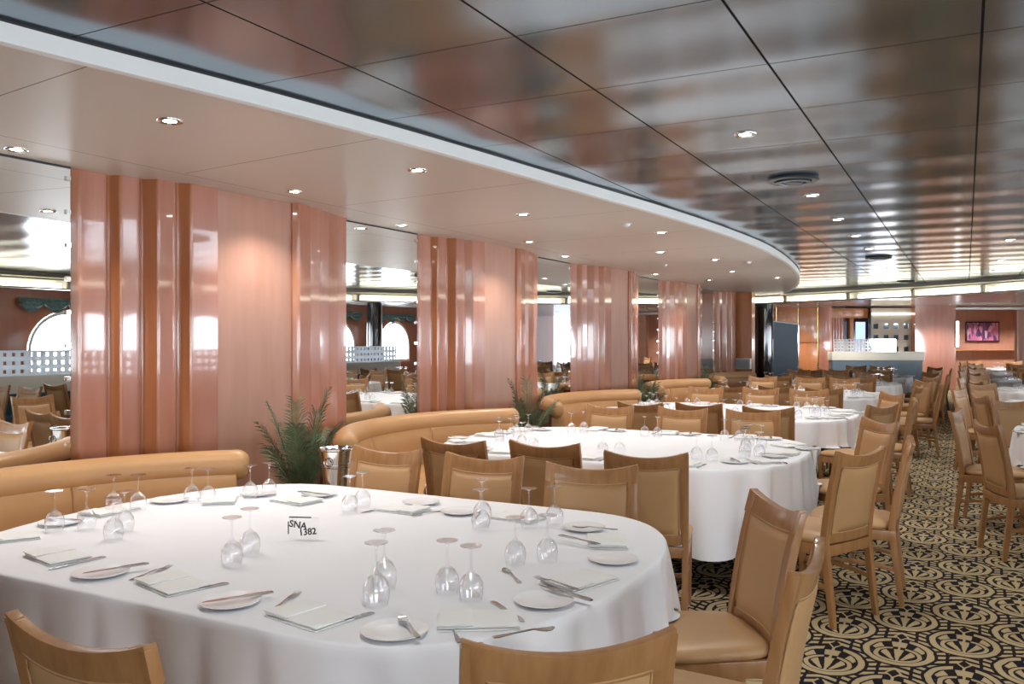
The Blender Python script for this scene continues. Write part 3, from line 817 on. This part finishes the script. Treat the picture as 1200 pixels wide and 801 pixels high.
def table(xr, xl, cy, b, key, tname, seed, a_end=.62):
    P = outline(xr, xl, cy, b, a_end)
    Pi = outline(xr - .012, xl + .012, cy, b - .012, a_end)
    cx = (xr + xl) / 2
    r = empty('dining_table', (cx, cy, 0)); tag(r, 'long oval dining table hidden under the cloth of the ' + tname, 'table', 'dining tables')
    m_ = MB(); m_.loft([[(p.x - cx, p.y - cy, z) for p in Pi] for z in (.715, .745)]); m_.build('tabletop', M['dark'], r)
    for s in (-1, 1):
        x = s * (xr - xl) * .22
        MB().lathe([(0, .0), (.24, .0), (.24, .02), (.06, .06), (.045, .1), (.045, .715), (0, .715)], 20, cx=x).build('pedestal', M['dark'], r)
    m_, cen = cloth(P, key, seed)
    o = m_.build('tablecloth', M['cloth'], loc=(cen.x, cen.y, 0), angle=80)
    tag(o, 'white linen cloth draped to near the floor over the ' + tname, 'tablecloth', 'white tablecloths')
    return P
GC = 'tan leather chairs round the tables'
PER_T = 3.43
TC = [2.72 + PER_T * k for k in range(6)]
TN = ['front table', 'second table, left row', 'third table, left row', 'fourth table, left row', 'fifth table, left row', 'sixth table, left row']
def lab(desc, k): return 'tan leather chair %s the %s' % (desc, TN[k])
# front table: seats from the photograph
for bx, by, a, d in [(-1.63, 1.16, 0, 'seen from behind at the near left of'), (-2.33, 1.18, 2, 'in the bottom left corner of the picture, at'), (-.715, 1.60, 37.8, 'seen from behind at the near right corner of'),
                     (-.40, 2.5, 90, 'side-on at the right end of'), (-.635, 3.29, 124.4, 'angled at the far right corner of'), (-1.59, 3.815, 195, 'on the far side, right, of'),
                     (-2.215, 3.865, 184, 'on the far side, middle, of'), (-2.83, 3.86, 182, 'on the far side, left beside the ice bucket, of')]:
    add_chair(bx, by, a, lab(d, 0), GC, 'L0')
for k in range(1, 6):
    c = TC[k]; D_ = 0
    L = [(-2.72, c - 1.76, 0, 'on the near side, left, of'), (-2.18, c - 1.62, 2, 'on the near side, middle, of'), (-1.51, c - 1.77, 14, 'on the near side, right, of'),
         (-.515, c - 1.12, 64, 'on the aisle end, near corner, of'), (-.31, c - .5, 92, 'edge-on at the aisle end of'), (-.575, c + .79, 127, 'on the aisle end, far corner, of'),
         (-1.60 if k == 1 else -1.68, c + 1.24, 186, 'on the far side, right, of'), (-2.2, c + 1.20, 178, 'on the far side, middle, of'), (-2.87, c + 1.18, 181, 'on the far side, left, of')]
    for i, (bx, by, a, d) in enumerate(L):
        if k == 5 and i > 7: continue
        jx, jy, ja = [(0, 0, 0)] [0] if k == 1 else (random.uniform(-.05, .05), random.uniform(-.05, .05), random.uniform(-6, 6))
        if k == 2 and i == 3: bx, by, a, jx, jy, ja = -.685, 8.57, 61, 0, 0, 0
        if k == 2 and i == 4: bx, by, a, jx, jy, ja = -.47, 9.45, 92, 0, 0, 0
        if k == 2 and i == 5: bx, by, a, jx, jy, ja = -.74, 10.5, 125, 0, 0, 0
        if k == 3 and i == 3: bx, by, a, jx, jy, ja = -.55, 12.2, 80, 0, 0, 0
        if k == 3 and i == 4: bx, by, a, jx, jy, ja = -.30, 12.75, 93, 0, 0, 0
        add_chair(bx + jx, by + jy, a + ja, lab(d, k), GC, 'L%d' % k)
RC = [8.75 + PER_T * k for k in range(6)]
RN = ['right aisle table nearest', 'right aisle table second', 'right aisle table third', 'right aisle table fourth', 'right aisle table fifth', 'right aisle table farthest']
for k in range(6):
    c = RC[k]
    L = [(.14, c - 1.68, -69, 'on the aisle, near corner'), (-.07, c - .55, -100, 'on the aisle, middle'), (.20, c + 1.08, -135, 'on the aisle, far corner'),
         (1.1, c - 1.42, 0, 'on the near side'), (1.8, c - 1.42, 0, 'on the near side, outer'), (1.15, c + 1.45, 180, 'on the far side'), (1.85, c + 1.45, 180, 'on the far side, outer')]
    for i, (bx, by, a, d) in enumerate(L):
        if k == 0 and i == 2: bx, by, a = .42, 9.42 + .45, -150
        if k > 3 and i in (4, 6): continue
        ja = 0 if k == 0 else random.uniform(-8, 8)
        add_chair(bx, by, a + ja, 'tan leather chair %s, %s' % (d, RN[k]), GC, 'R%d' % k)
# one more table outside the frame on the window side, seen only in the first mirror
for bx, by, a, d in [(1.5, 4.0, 0, 'near side left'), (2.15, 4.0, 5, 'near side right'), (1.45, 6.75, 180, 'far side left'), (2.15, 6.75, 172, 'far side right'), (.80, 5.1, -80, 'aisle end')]:
    add_chair(bx, by, a, 'tan leather chair seen only in the left mirror, %s of its table' % d, GC, 'M0')
TABLES = {}
for k in range(6): TABLES['L%d' % k] = table(-.97 if k < 2 else -1.0, -3.62, TC[k], .96 if k == 0 else 1.0, 'L%d' % k, TN[k], 10 + k)
for k in range(6): TABLES['R%d' % k] = table(2.55, .38, RC[k], .93, 'R%d' % k, RN[k], 30 + k)
TABLES['M0'] = table(2.72, 1.15, 5.38, .93, 'M0', 'table seen in the left mirror', 50)

# ------------------------------------------------------------------ table ware prototypes
def make_glass(h=.168, rb=.038, name='wine_glass'):
    r = empty(name)
    k = h / .168; q = rb / .038
    m_ = MB()
    m_.lathe([(.0315 * q, 0), (.036 * q, .02 * k), (.038 * q, .038 * k), (.035 * q, .058 * k), (.024 * q, .076 * k), (.008, .088 * k), (.0045, .095 * k)], 22)
    m_.lathe([(.0305 * q, 0), (.035 * q, .02 * k), (.037 * q, .038 * k), (.034 * q, .057 * k), (.022 * q, .074 * k), (.004, .083 * k), (0, .084 * k)], 22)
    m_.build('bowl', M['glass'], r, angle=60)
    m_ = MB(); m_.lathe([(.0045, .095 * k), (.0035, .12 * k), (.0038, .150 * k), (.006, .158 * k)], 12); m_.build('stem', M['glass'], r, angle=60)
    m_ = MB(); m_.lathe([(.006, .158 * k), (.02, .163 * k), (.034 * q, .1665 * k), (.034 * q, .168 * k), (0, .168 * k)], 24); m_.build('foot', M['glass'], r, angle=50)
    freeze(r); return r
glassA = make_glass(); glassB = make_glass(.19, .040, 'water_goblet')
m_ = MB(); m_.lathe([(0, .003), (.058, .003), (.066, .005), (.090, .013), (.091, .0155), (.066, .009), (.058, .007), (0, .007)], 40)
plate = m_.build('side_plate', M['china'], angle=50)
def make_napkin():
    m_ = MB(); 
    L, W_ = .23, .15
    def layer(x0, x1, y0, y1, z, t, seed):
        rnd = random.Random(seed); nx, ny = 8, 6; vs = []
        for s in (0, 1):
            for j in range(ny + 1):
                for i in range(nx + 1):
                    x = x0 + (x1 - x0) * i / nx; y = y0 + (y1 - y0) * j / ny
                    e = min(i, nx - i, j, ny - j)
                    zz = z + (t * (1 if e > 0 else .55) if s else (0 if e > 0 else t * .15))
                    vs.append((x + rnd.uniform(-.0007, .0007), y + rnd.uniform(-.0007, .0007), zz + (rnd.uniform(0, .0012) if s else 0)))
        K = (nx + 1) * (ny + 1); fs = []
        for s in (0, 1):
            for j in range(ny):
                for i in range(nx): a = s * K + j * (nx + 1) + i; fs.append((a, a + 1, a + nx + 2, a + nx + 1))
        bd = list(range(nx + 1)) + [j * (nx + 1) + nx for j in range(1, ny + 1)] + [ny * (nx + 1) + i for i in range(nx - 1, -1, -1)] + [j * (nx + 1) for j in range(ny - 1, 0, -1)]
        for a, b in zip(bd, bd[1:] + bd[:1]): fs.append((a, b, b + K, a + K))
        m_.add(vs, fs)
    layer(-L / 2, L / 2, -W_ / 2, W_ / 2, 0, .007, 1)
    layer(-L / 2 + .004, L / 2 - .003, -W_ / 2 + .004, W_ / 2 - .002, .007, .007, 2)
    layer(-L / 2 + .001, -L / 2 + .10, -W_ / 2 + .001, W_ / 2 - .004, .014, .006, 3)
    return m_.build('napkin', M['napkin'], angle=70)
napkin = make_napkin()
def bar(pts, z=0):   # pts: (y, halfwidth, thickness, zoff)
    return [[(-w_, y, z + zo), (w_, y, z + zo), (w_, y, z + zo + t), (-w_, y, z + zo + t)] for y, w_, t, zo in pts]
knife = MB().loft(bar([(-.105, .006, .004, 0), (-.09, .008, .006, 0), (-.03, .0065, .006, 0), (-.005, .004, .004, .001), (.005, .008, .002, .002), (.06, .0095, .0016, .002), (.095, .006, .0014, .002), (.105, .001, .001, .002)])).build('table_knife', M['steel'], angle=50)
m_ = MB().loft(bar([(-.095, .006, .003, 0), (-.08, .008, .003, 0), (-.03, .003, .003, .003), (.02, .003, .003, .006), (.035, .010, .002, .004), (.045, .0115, .002, .002)]))
for i in range(4): m_.loft(bar([(.044, .0014, .0018, .002), (.07, .0012, .0016, .002), (.092, .0006, .001, .006)]).__class__([[(x + (-.0098 + i * .0065), y, z) for x, y, z in ring] for ring in bar([(.044, .0016, .0018, .002), (.07, .0014, .0016, .002), (.092, .0008, .001, .006)])]))
fork = m_.build('dinner_fork', M['steel'], angle=50)
m_ = MB().loft(bar([(-.09, .006, .003, 0), (-.075, .008, .003, 0), (-.03, .003, .003, .003), (.03, .003, .003, .006), (.045, .010, .002, .003), (.062, .015, .002, .001), (.08, .013, .002, .001), (.092, .005, .002, .004)]))
spoon = m_.build('dessert_spoon', M['steel'], angle=50)
TT = .7525
def pt_seg(proto, x0, y0, x1, y1, z, label, cat, group):
    a = atan2(-(x1 - x0), (y1 - y0))
    o = place(proto, ((x0 + x1) / 2, (y0 + y1) / 2, z), a, label, cat, group); return o

# ---- front table ware, one by one
PLs = [(-2.584, 1.911, 'near side, left beside the chair back'), (-1.955, 1.883, 'near side, under a diagonal knife'), (-1.365, 1.899, 'near side, at the nearest table edge'), (-1.126, 2.331, 'near right corner'),
       (-1.120, 2.889, 'right end, below a folded napkin'), (-1.414, 3.313, 'far right corner'), (-2.048, 3.36, 'far side behind the lone goblet'), (-2.33, 3.46, 'far side, before the left far chair'),
       (-2.911, 3.40, 'far side by the palm'), (-3.45, 2.93, 'booth side behind two glasses'), (-3.45, 2.36, 'booth side at far left'), (-3.2, 3.27, 'booth side corner by the palm')]
for x, y, d in PLs: place(plate, (x, y, TT), 0, 'white china side plate on the front table, ' + d, 'plate', 'side plates on the front table')
NPs = [(-2.93, 1.99, -12, 'far left of the near edge'), (-2.27, 1.94, -14, 'second along the near edge, above the left chair'), (-1.66, 1.90, -10, 'third along the near edge, middle'), (-1.215, 2.089, 32, 'near right corner, between two plates'),
       (-1.12, 2.59, 72, 'right end, under crossed cutlery'), (-1.245, 3.146, 115, 'right end, farther one with a knife on it'), (-1.76, 3.38, 175, 'far side, right'), (-2.32, 3.29, 178, 'far side, middle'),
       (-2.90, 3.22, 172, 'far side, near the palm'), (-3.48, 2.62, 95, 'booth side, middle'), (-3.38, 2.08, 60, 'booth side, nearest'), (-3.24, 3.06, 130, 'booth side, farthest')]
for x, y, a, d in NPs: place(napkin, (x, y, TT), radians(a), 'folded white napkin on the front table, ' + d, 'napkin', 'napkins on the front table')
GLs = [(-1.560, 2.079, 1, 'nearer of the overlapping centre front pair'), (-1.638, 2.225, 1, 'farther of the overlapping centre front pair'), (-1.437, 2.280, 0, 'left glass of the near right pair'), (-1.335, 2.255, 0, 'right glass of the near right pair'),
       (-1.409, 2.687, 0, 'left glass of the right end pair'), (-1.326, 2.775, 0, 'right glass of the right end pair'), (-1.850, 3.22, 1, 'standing against the middle far chair'), (-1.80, 3.12, 0, 'just before the lone far goblet'),
       (-1.632, 3.237, 0, 'left glass of the far right pair'), (-1.560, 3.338, 0, 'right glass of the far right pair'), (-2.505, 3.138, 0, 'left glass of the pair before the ice bucket'), (-2.528, 3.262, 0, 'right glass of the pair before the ice bucket'),
       (-3.344, 2.258, 0, 'far left glass of all'), (-3.257, 2.342, 0, 'second glass from the far left'), (-3.547 + .05, 2.654, 0, 'left glass of the pair before the booth roll'), (-3.40, 2.710, 0, 'right glass of the pair before the booth roll'),
       (-2.994, 2.271, 0, 'nearer glass of the left inner pair'), (-3.087, 2.394, 0, 'farther glass of the left inner pair'), (-3.345, 2.974, 0, 'left glass of the booth corner pair'), (-3.255, 2.992, 0, 'right glass of the booth corner pair'),
       (-3.160, 3.174, 0, 'left glass of the pair against the palm'), (-3.13, 3.275, 0, 'right glass of the pair against the palm'), (-2.295, 2.218, 0, 'nearer glass of the pair left of the number card'), (-2.355, 2.364, 0, 'farther glass of the pair left of the number card')]
for x, y, kd, d in GLs: place(glassB if kd else glassA, (x, y, TT), random.random() * 6, 'upturned %s on front table, %s' % ('water goblet' if kd else 'wine glass', d), 'glass', 'upturned glasses on the front table')
for x0, y0, x1, y1, z, d in [(-2.50, 2.06, -2.60, 1.83, .770, 'resting on the near left plate'), (-1.88, 2.0, -2.0, 1.80, .770, 'resting diagonally on the second near plate'), (-2.12, 2.06, -2.20, 1.82, TT, 'along the second near napkin'),
                             (-1.52, 2.03, -1.58, 1.80, TT, 'right of the third near napkin'), (-1.27, 2.27, -1.10, 2.15, TT, 'beside the near right napkin'), (-.99, 2.36, -1.17, 2.42, .774, 'crossed on the right end napkin'),
                             (-2.40, 3.36, -2.45, 3.14, TT, 'on the far side left of the middle napkin'), (-1.98, 3.42, -1.90, 3.22, TT, 'on the far side beside the lone goblet'), (-1.42, 3.08, -1.22, 3.02, .774, 'on the farther right end napkin'), (-2.78, 2.08, -2.80, 1.86, TT, 'right of the far left napkin'), (-3.02, 3.36, -2.80, 3.36, .770, 'on the plate by the palm'), (-3.36, 2.38, -3.54, 2.36, .770, 'on the far left booth side plate')]:
    pt_seg(knife, x0, y0, x1, y1, z, 'steel table knife on the front table, ' + d, 'knife', 'knives on the front table')
for x0, y0, x1, y1, z, d in [(-1.17, 1.92, -1.31, 2.07, TT, 'between the nearest plate and napkin'), (-2.44, 1.93, -2.46, 2.08, TT, 'left of the second near napkin'), (-1.80, 1.90, -1.85, 2.06, TT, 'left of the third near napkin'),
                             (-1.06, 2.44, -1.24, 2.50, .774, 'on the right end napkin'), (-1.26, 3.30, -1.44, 3.25, .770, 'on the far right plate'), (-2.15, 3.35, -2.20, 3.20, TT, 'on the far side beside the middle napkin')]:
    pt_seg(fork, x0, y0, x1, y1, z, 'steel fork on the front table, ' + d, 'fork', 'forks on the front table')
for x0, y0, x1, y1, z, d in [(-1.26, 1.86, -1.40, 1.98, .771, 'resting on the nearest plate'), (-1.30, 2.50, -1.40, 2.60, TT, 'above the right end napkin'), (-1.10, 2.02, -1.02, 2.12, TT, 'at the near right napkin corner')]:
    pt_seg(spoon, x0, y0, x1, y1, z, 'steel dessert spoon on the front table, ' + d, 'spoon', 'spoons on the front table')

# number card
r = empty('table_number_card', (-2.33, 2.63, TT), 0.12); r.rotation_euler = (0, 0, .38); tag(r, 'small clear table number card with handwritten black marks', 'sign')
MB().box(-.062, -.002, .002, .062, .002, .088).build('clear_plate', M['glass'], r)
def text_part(body, size, loc, name, parent, rot=(pi / 2, 0, 0)):
    cu = bpy.data.curves.new(name, 'FONT'); cu.body = body; cu.size = size; cu.align_x = 'CENTER'; cu.extrude = .0006; cu.offset = .0008
    t = bpy.data.objects.new(name, cu); COL.objects.link(t)
    dg = bpy.context.evaluated_depsgraph_get(); me = bpy.data.meshes.new_from_object(t.evaluated_get(dg)); bpy.data.objects.remove(t)
    o = bpy.data.objects.new(name, me); COL.objects.link(o); me.materials.clear(); me.materials.append(M['ink']); o.parent = parent; o.location = loc; o.rotation_euler = rot
    return o
text_part('SNA', .038, (-.024, -.004, .046), 'upper_writing', r, (pi / 2, .15, 0)); text_part('1382', .036, (.018, -.004, .02), 'lower_writing', r, (pi / 2, -.12, 0))
MB().box(-.06, -.003, .086, .03, .003, .090).build('top_edge', M['ink'], r); MB().box(-.065, -.003, .02, -.062, .003, .07).build('side_edge', M['ink'], r)

# ---- other tables: a place setting at each seat
def settings(P, key, tn, cy, full=True, ends='R'):
    cen = sum(P, Vector((0, 0))) / len(P)
    xr = max(p.x for p in P); xl = min(p.x for p in P); b = max(p.y for p in P) - cy
    xs = [xl + .75 + i * (xr - xl - 1.35) / 2 for i in range(3)]
    S = [(xs[0], -1, 'near side left'), (xs[1], -1, 'near side middle'), (xs[2], -1, 'near side right'), (xs[0], 1, 'far side left'), (xs[1], 1, 'far side middle'), (xs[2], 1, 'far side right')]
    out = []
    for x, s, d in S: out.append((Vector((x, cy + s * b)), Vector((0, -s)), d))
    for sgn, nm in ((1, 'right end'), (-1, 'left end')):
        for k_, ang in enumerate((-48, 0, 48)):
            v = Vector((cos(radians(ang)) * sgn, sin(radians(ang))))
            # outline point farthest along v from end centre
            c0 = Vector(((xr - .6) if sgn > 0 else (xl + .6), cy))
            p = max(P, key=lambda q: (q - c0).normalized().dot(v) + (q - c0).length * .001)
            out.append((p, -v, '%s %s' % (nm, ['near', 'middle', 'far'][k_])))
    for i, (p, inn, d) in enumerate(out):
        tv = Vector((-inn.y, inn.x)) * -1      # sitter's left
        rz = atan2(-inn.x, inn.y)
        jit = random.uniform(-.12, .12)
        L_ = d + ' of the ' + tn
        q = p + inn * .16; place(napkin, (q.x, q.y, TT), rz + pi / 2 + jit, 'folded white napkin, ' + L_, 'napkin', 'napkins on the other tables')
        q = p + inn * .17 - tv * .0 + Vector((inn.y, -inn.x)) * -.20; place(plate, (q.x, q.y, TT), 0, 'white side plate, ' + L_, 'plate', 'side plates on the other tables')
        if full:
            pt_seg(knife, q.x - inn.x * .08 - .02, q.y - inn.y * .08, q.x + inn.x * .08 + .02, q.y + inn.y * .08, .770, 'steel knife resting on the plate, ' + L_, 'knife', 'knives on the other tables')
            q2 = p + inn * .16 + Vector((inn.y, -inn.x)) * .105
            pt_seg(knife, q2.x - inn.x * .1, q2.y - inn.y * .1, q2.x + inn.x * .1, q2.y + inn.y * .1, TT, 'steel knife beside the napkin, ' + L_, 'knife', 'knives on the other tables')
            q3 = p + inn * .16 - Vector((inn.y, -inn.x)) * .10
            pt_seg(fork, q3.x - inn.x * .1, q3.y - inn.y * .1, q3.x + inn.x * .1, q3.y + inn.y * .1, TT, 'steel fork beside the napkin, ' + L_, 'fork', 'forks on the other tables')
        base = p + inn * .42 + Vector((inn.y, -inn.x)) * .05
        for g_, (dx, nm) in enumerate(((-.055, 'left'), (.055, 'right'))):
            q = base + Vector((inn.y, -inn.x)) * dx + inn * random.uniform(-.03, .03)
            place(glassB if g_ == 0 and i % 3 == 0 else glassA, (q.x, q.y, TT), 0, 'upturned stemmed glass, %s of pair, %s' % (nm, L_), 'glass', 'upturned glasses on the other tables')
for k in range(1, 6): settings(TABLES['L%d' % k], 'L%d' % k, TN[k], TC[k], full=k < 3)
for k in range(0, 6): settings(TABLES['R%d' % k], 'R%d' % k, RN[k], RC[k], full=k < 1)
settings(TABLES['M0'], 'M0', 'mirrored side table', 5.38, full=False)

# ------------------------------------------------------------------ booths
def make_booth():
    r = empty('curved_booth')
    R0 = 1.68; x0 = -4.28     # apex x of the roll's centreline at local y=0
    cx = x0 + R0
    def ring_at(th, prof):
        # prof: (radial offset inward (towards table), z)
        ca, sa = -cos(th), sin(th)
        return [(cx + (R0 - a) * ca, (R0 - a) * sa, z) for a, z in prof]
    T0, T1 = radians(-46), radians(46)
    def sweep(prof, name, t0=T0, t1=T1, nseg=28, round_end=0, par=None, mat=None):
        rings = []
        pc = (sum(a for a, z in prof) / len(prof), sum(z for a, z in prof) / len(prof))
        steps = []
        if round_end: steps += [(t0 + (-round_end * cos(q)) / R0, sin(q)) for q in [radians(x) for x in (8, 30, 55, 75)]]
        steps += [(t0 + (t1 - t0) * i / nseg, 1.) for i in range(nseg + 1)]
        if round_end: steps += [(t1 + (round_end * cos(q)) / R0, sin(q)) for q in [radians(x) for x in (75, 55, 30, 8)]]
        for th, k in steps:
            k = .35 + .65 * k if round_end else 1
            rings.append(ring_at(th, [(pc[0] + (a - pc[0]) * k, pc[1] + (z - pc[1]) * k) for a, z in prof]))
        return MB().loft(rings).build(name, mat or M['booth'], par or r, angle=50)
    roll = [(-.0 + .085 * cos(2 * pi * i / 16), .815 + .085 * sin(2 * pi * i / 16) * 1.05) for i in range(16)]
    sweep(roll, 'top_roll', round_end=.07)
    bprof = [(-.06, .40), (.10, .40), (.115, .5), (.105, .65), (.09, .745), (.07, .775), (-.05, .775)]
    for k in range(3):
        a = T0 + (T1 - T0) * k / 3; b = T0 + (T1 - T0) * (k + 1) / 3
        sweep(bprof, 'back_cushion', a + .004, b - .004, 10, round_end=.012)
        sweep([(.09, .34), (.52, .34), (.56, .37), (.565, .43), (.52, .46), (.12, .47), (.09, .45)], 'seat_cushion', a + .004, b - .004, 10, round_end=.012)
    sweep([(-.08, 0), (.47, 0), (.47, .335), (-.08, .335)], 'plinth', mat=M['dark'])
    sweep([(-.085, .2), (-.06, .2), (-.06, .80), (-.085, .80)], 'back_board', mat=M['dark'])
    freeze(r); return r
booth = make_booth()
BN = ['front table', 'second table', 'third table', 'fourth table', 'fifth table']
for k in range(5):
    y = 2.47 + 3.42 * k
    place(booth, (0, y, 0), 0, 'curved tan leather booth with padded top roll at the left end of the ' + BN[k], 'booth', 'curved leather booths')

# ------------------------------------------------------------------ ice bucket on stand
r = empty('ice_bucket', (-3.28, 3.98, 0)); tag(r, 'polished steel ice bucket between the palm and the far side chairs', 'ice bucket')
m_ = MB(); z0 = .66; m_.lathe([(0, z0), (.066, z0), (.070, z0 + .01), (.098, z0 + .235), (.104, z0 + .24), (.104, z0 + .25), (.096, z0 + .25), (.094, z0 + .23), (.066, z0 + .015), (0, z0 + .012)], 36); m_.build('bucket', M['chrome'], r, angle=40)
for zz, rr_ in ((.82, .0915), (.80, .0885)):
    m_ = MB(); m_.lathe([(rr_ - .002, zz - .004), (rr_ + .002, zz), (rr_ - .001, zz + .004)], 36); m_.build('band', M['chrome'], r)
m_ = MB(); m_.tube([(.10 * cos(a) * .0 + .028 * cos(a) + .02, -.098, z0 + .17 + .028 * sin(a)) for a in [2 * pi * i / 14 for i in range(15)]], .004, 6); m_.build('ring_handle', M['chrome'], r)
r2 = empty('bucket_stand', (-3.28, 3.98, 0)); tag(r2, 'dark wood pedestal stand under the steel ice bucket', 'stand')
MB().lathe([(0, 0), (.15, 0), (.15, .02), (.03, .05), (.025, .6), (.075, .64), (.08, .66), (0, .66)], 28).build('pedestal', M['dark'], r2)

# ------------------------------------------------------------------ palms
def frond(L, lean, seed, width=.075, nleaf=30):
    rnd = random.Random(seed); m_ = MB(); P = []
    K = 14
    for i in range(K + 1):
        t = i / K; P.append(Vector((lean * (t ** 1.7) * L, 0, L * (t - .22 * lean * t * t))))
    m_.tube(P, [.006 * (1 - i / K) + .0015 for i in range(K + 1)], 5)
    for s in (-1, 1):
        for j in range(nleaf):
            t = .22 + .76 * j / nleaf; i = min(K - 1, int(t * K)); f = t * K - i
            p = P[i].lerp(P[i + 1], f); d = (P[i + 1] - P[i]).normalized()
            side = Vector((0, s, 0)); l = width * 1.9 * (sin(pi * min(1, (t - .1) * 1.02)) ** .6 + .15) * rnd.uniform(.85, 1.1)
            a = (d * .85 + side * .55 + Vector((rnd.uniform(-.1, .1), 0, rnd.uniform(-.1, .05)))).normalized()
            w_ = d * .0055
            up = a.cross(d).normalized() * .0015
            mid = p + a * l * .5 + Vector((0, 0, .01)); tip = p + a * l + Vector((0, 0, -.02 * l / .1))
            m_.add([p - w_, p + w_, mid + w_ * .9, tip, mid - w_ * .9, p + up, mid + up], [(0, 5, 6, 4), (5, 1, 2, 6), (4, 6, 3), (6, 2, 3)])
    return m_
def palm(loc, L, nf, seed, label):
    r = empty('potted_palm', loc); tag(r, label, 'plant', 'palms between the booths')
    m_ = MB(); m_.lathe([(0, 0), (.13, 0), (.17, .38), (.185, .40), (.165, .40), (.15, .36), (0, .36)], 24); m_.build('planter', M['pot'], r)
    rnd = random.Random(seed)
    for k in range(nf):
        az = 2 * pi * k / nf + rnd.uniform(-.3, .3); ln = L * rnd.uniform(.7, 1.0)
        o = frond(ln * (1.05 if k % 3 == 0 else .85), rnd.uniform(.10, .25) if k % 3 == 0 else rnd.uniform(.25, .5), seed * 50 + k).build('frond', M['leaf'], r, angle=60)
        o.location = (.02 * cos(az), .02 * sin(az), .36); o.rotation_euler = (0, 0, az)
palm((-3.72, 4.18, 0), .86, 15, 3, 'largest dark green potted palm behind the front table, beside the ice bucket')
palm((-3.85, 7.62, 0), .80, 9, 5, 'potted palm between the second and third booths')
palm((-3.8, 11.05, 0), .80, 8, 6, 'potted palm between the third and fourth booths')
palm((-3.85, 14.4, 0), .75, 8, 8, 'small potted palm beyond the fourth booth')

# ------------------------------------------------------------------ light
w = bpy.data.worlds.new('World'); sc.world = w; w.use_nodes = True
bg = w.node_tree.nodes['Background']; bg.inputs[0].default_value = (.8, .88, 1, 1); bg.inputs[1].default_value = 1.0
def area(name, loc, rot, sx, sy, power, col):
    l = bpy.data.lights.new(name, 'AREA'); l.shape = 'RECTANGLE'; l.size = sx; l.size_y = sy; l.energy = power; l.color = col
    o = bpy.data.objects.new(name, l); COL.objects.link(o); o.location = loc; o.rotation_euler = rot; return o
for x, y, _ in DLS + DC + [(a_, b_, 'far') for a_, b_ in FAR_FILL]:
    l = bpy.data.lights.new('downlight_beam', 'SPOT'); l.energy = 24; l.spot_size = radians(125); l.spot_blend = .8; l.shadow_soft_size = .03; l.color = (1, .95, .90)
    o = bpy.data.objects.new('downlight_beam', l); COL.objects.link(o); o.location = (x, y, (SOF if (x, y, _) in DLS else PER if _ == 'far' else CEIL) - .04)
    if _ == 'far': l.energy = 115

cam = bpy.data.cameras.new('Camera'); co = bpy.data.objects.new('Camera', cam); COL.objects.link(co)
co.location = (0, 0, 1.55); co.rotation_euler = (pi / 2, 0, TH)
cam.sensor_width = 36; cam.lens = 36 * 1005 / 1200; cam.shift_y = -3.5 / 1200; cam.clip_start = .02; cam.clip_end = 200
sc.camera = co
sc.cycles.transparent_max_bounces = 48
vs_ = sc.view_settings; vs_.view_transform = 'Standard'; vs_.look = 'None'; vs_.gamma = 1; vs_.use_curve_mapping = False; vs_.exposure = 1.05
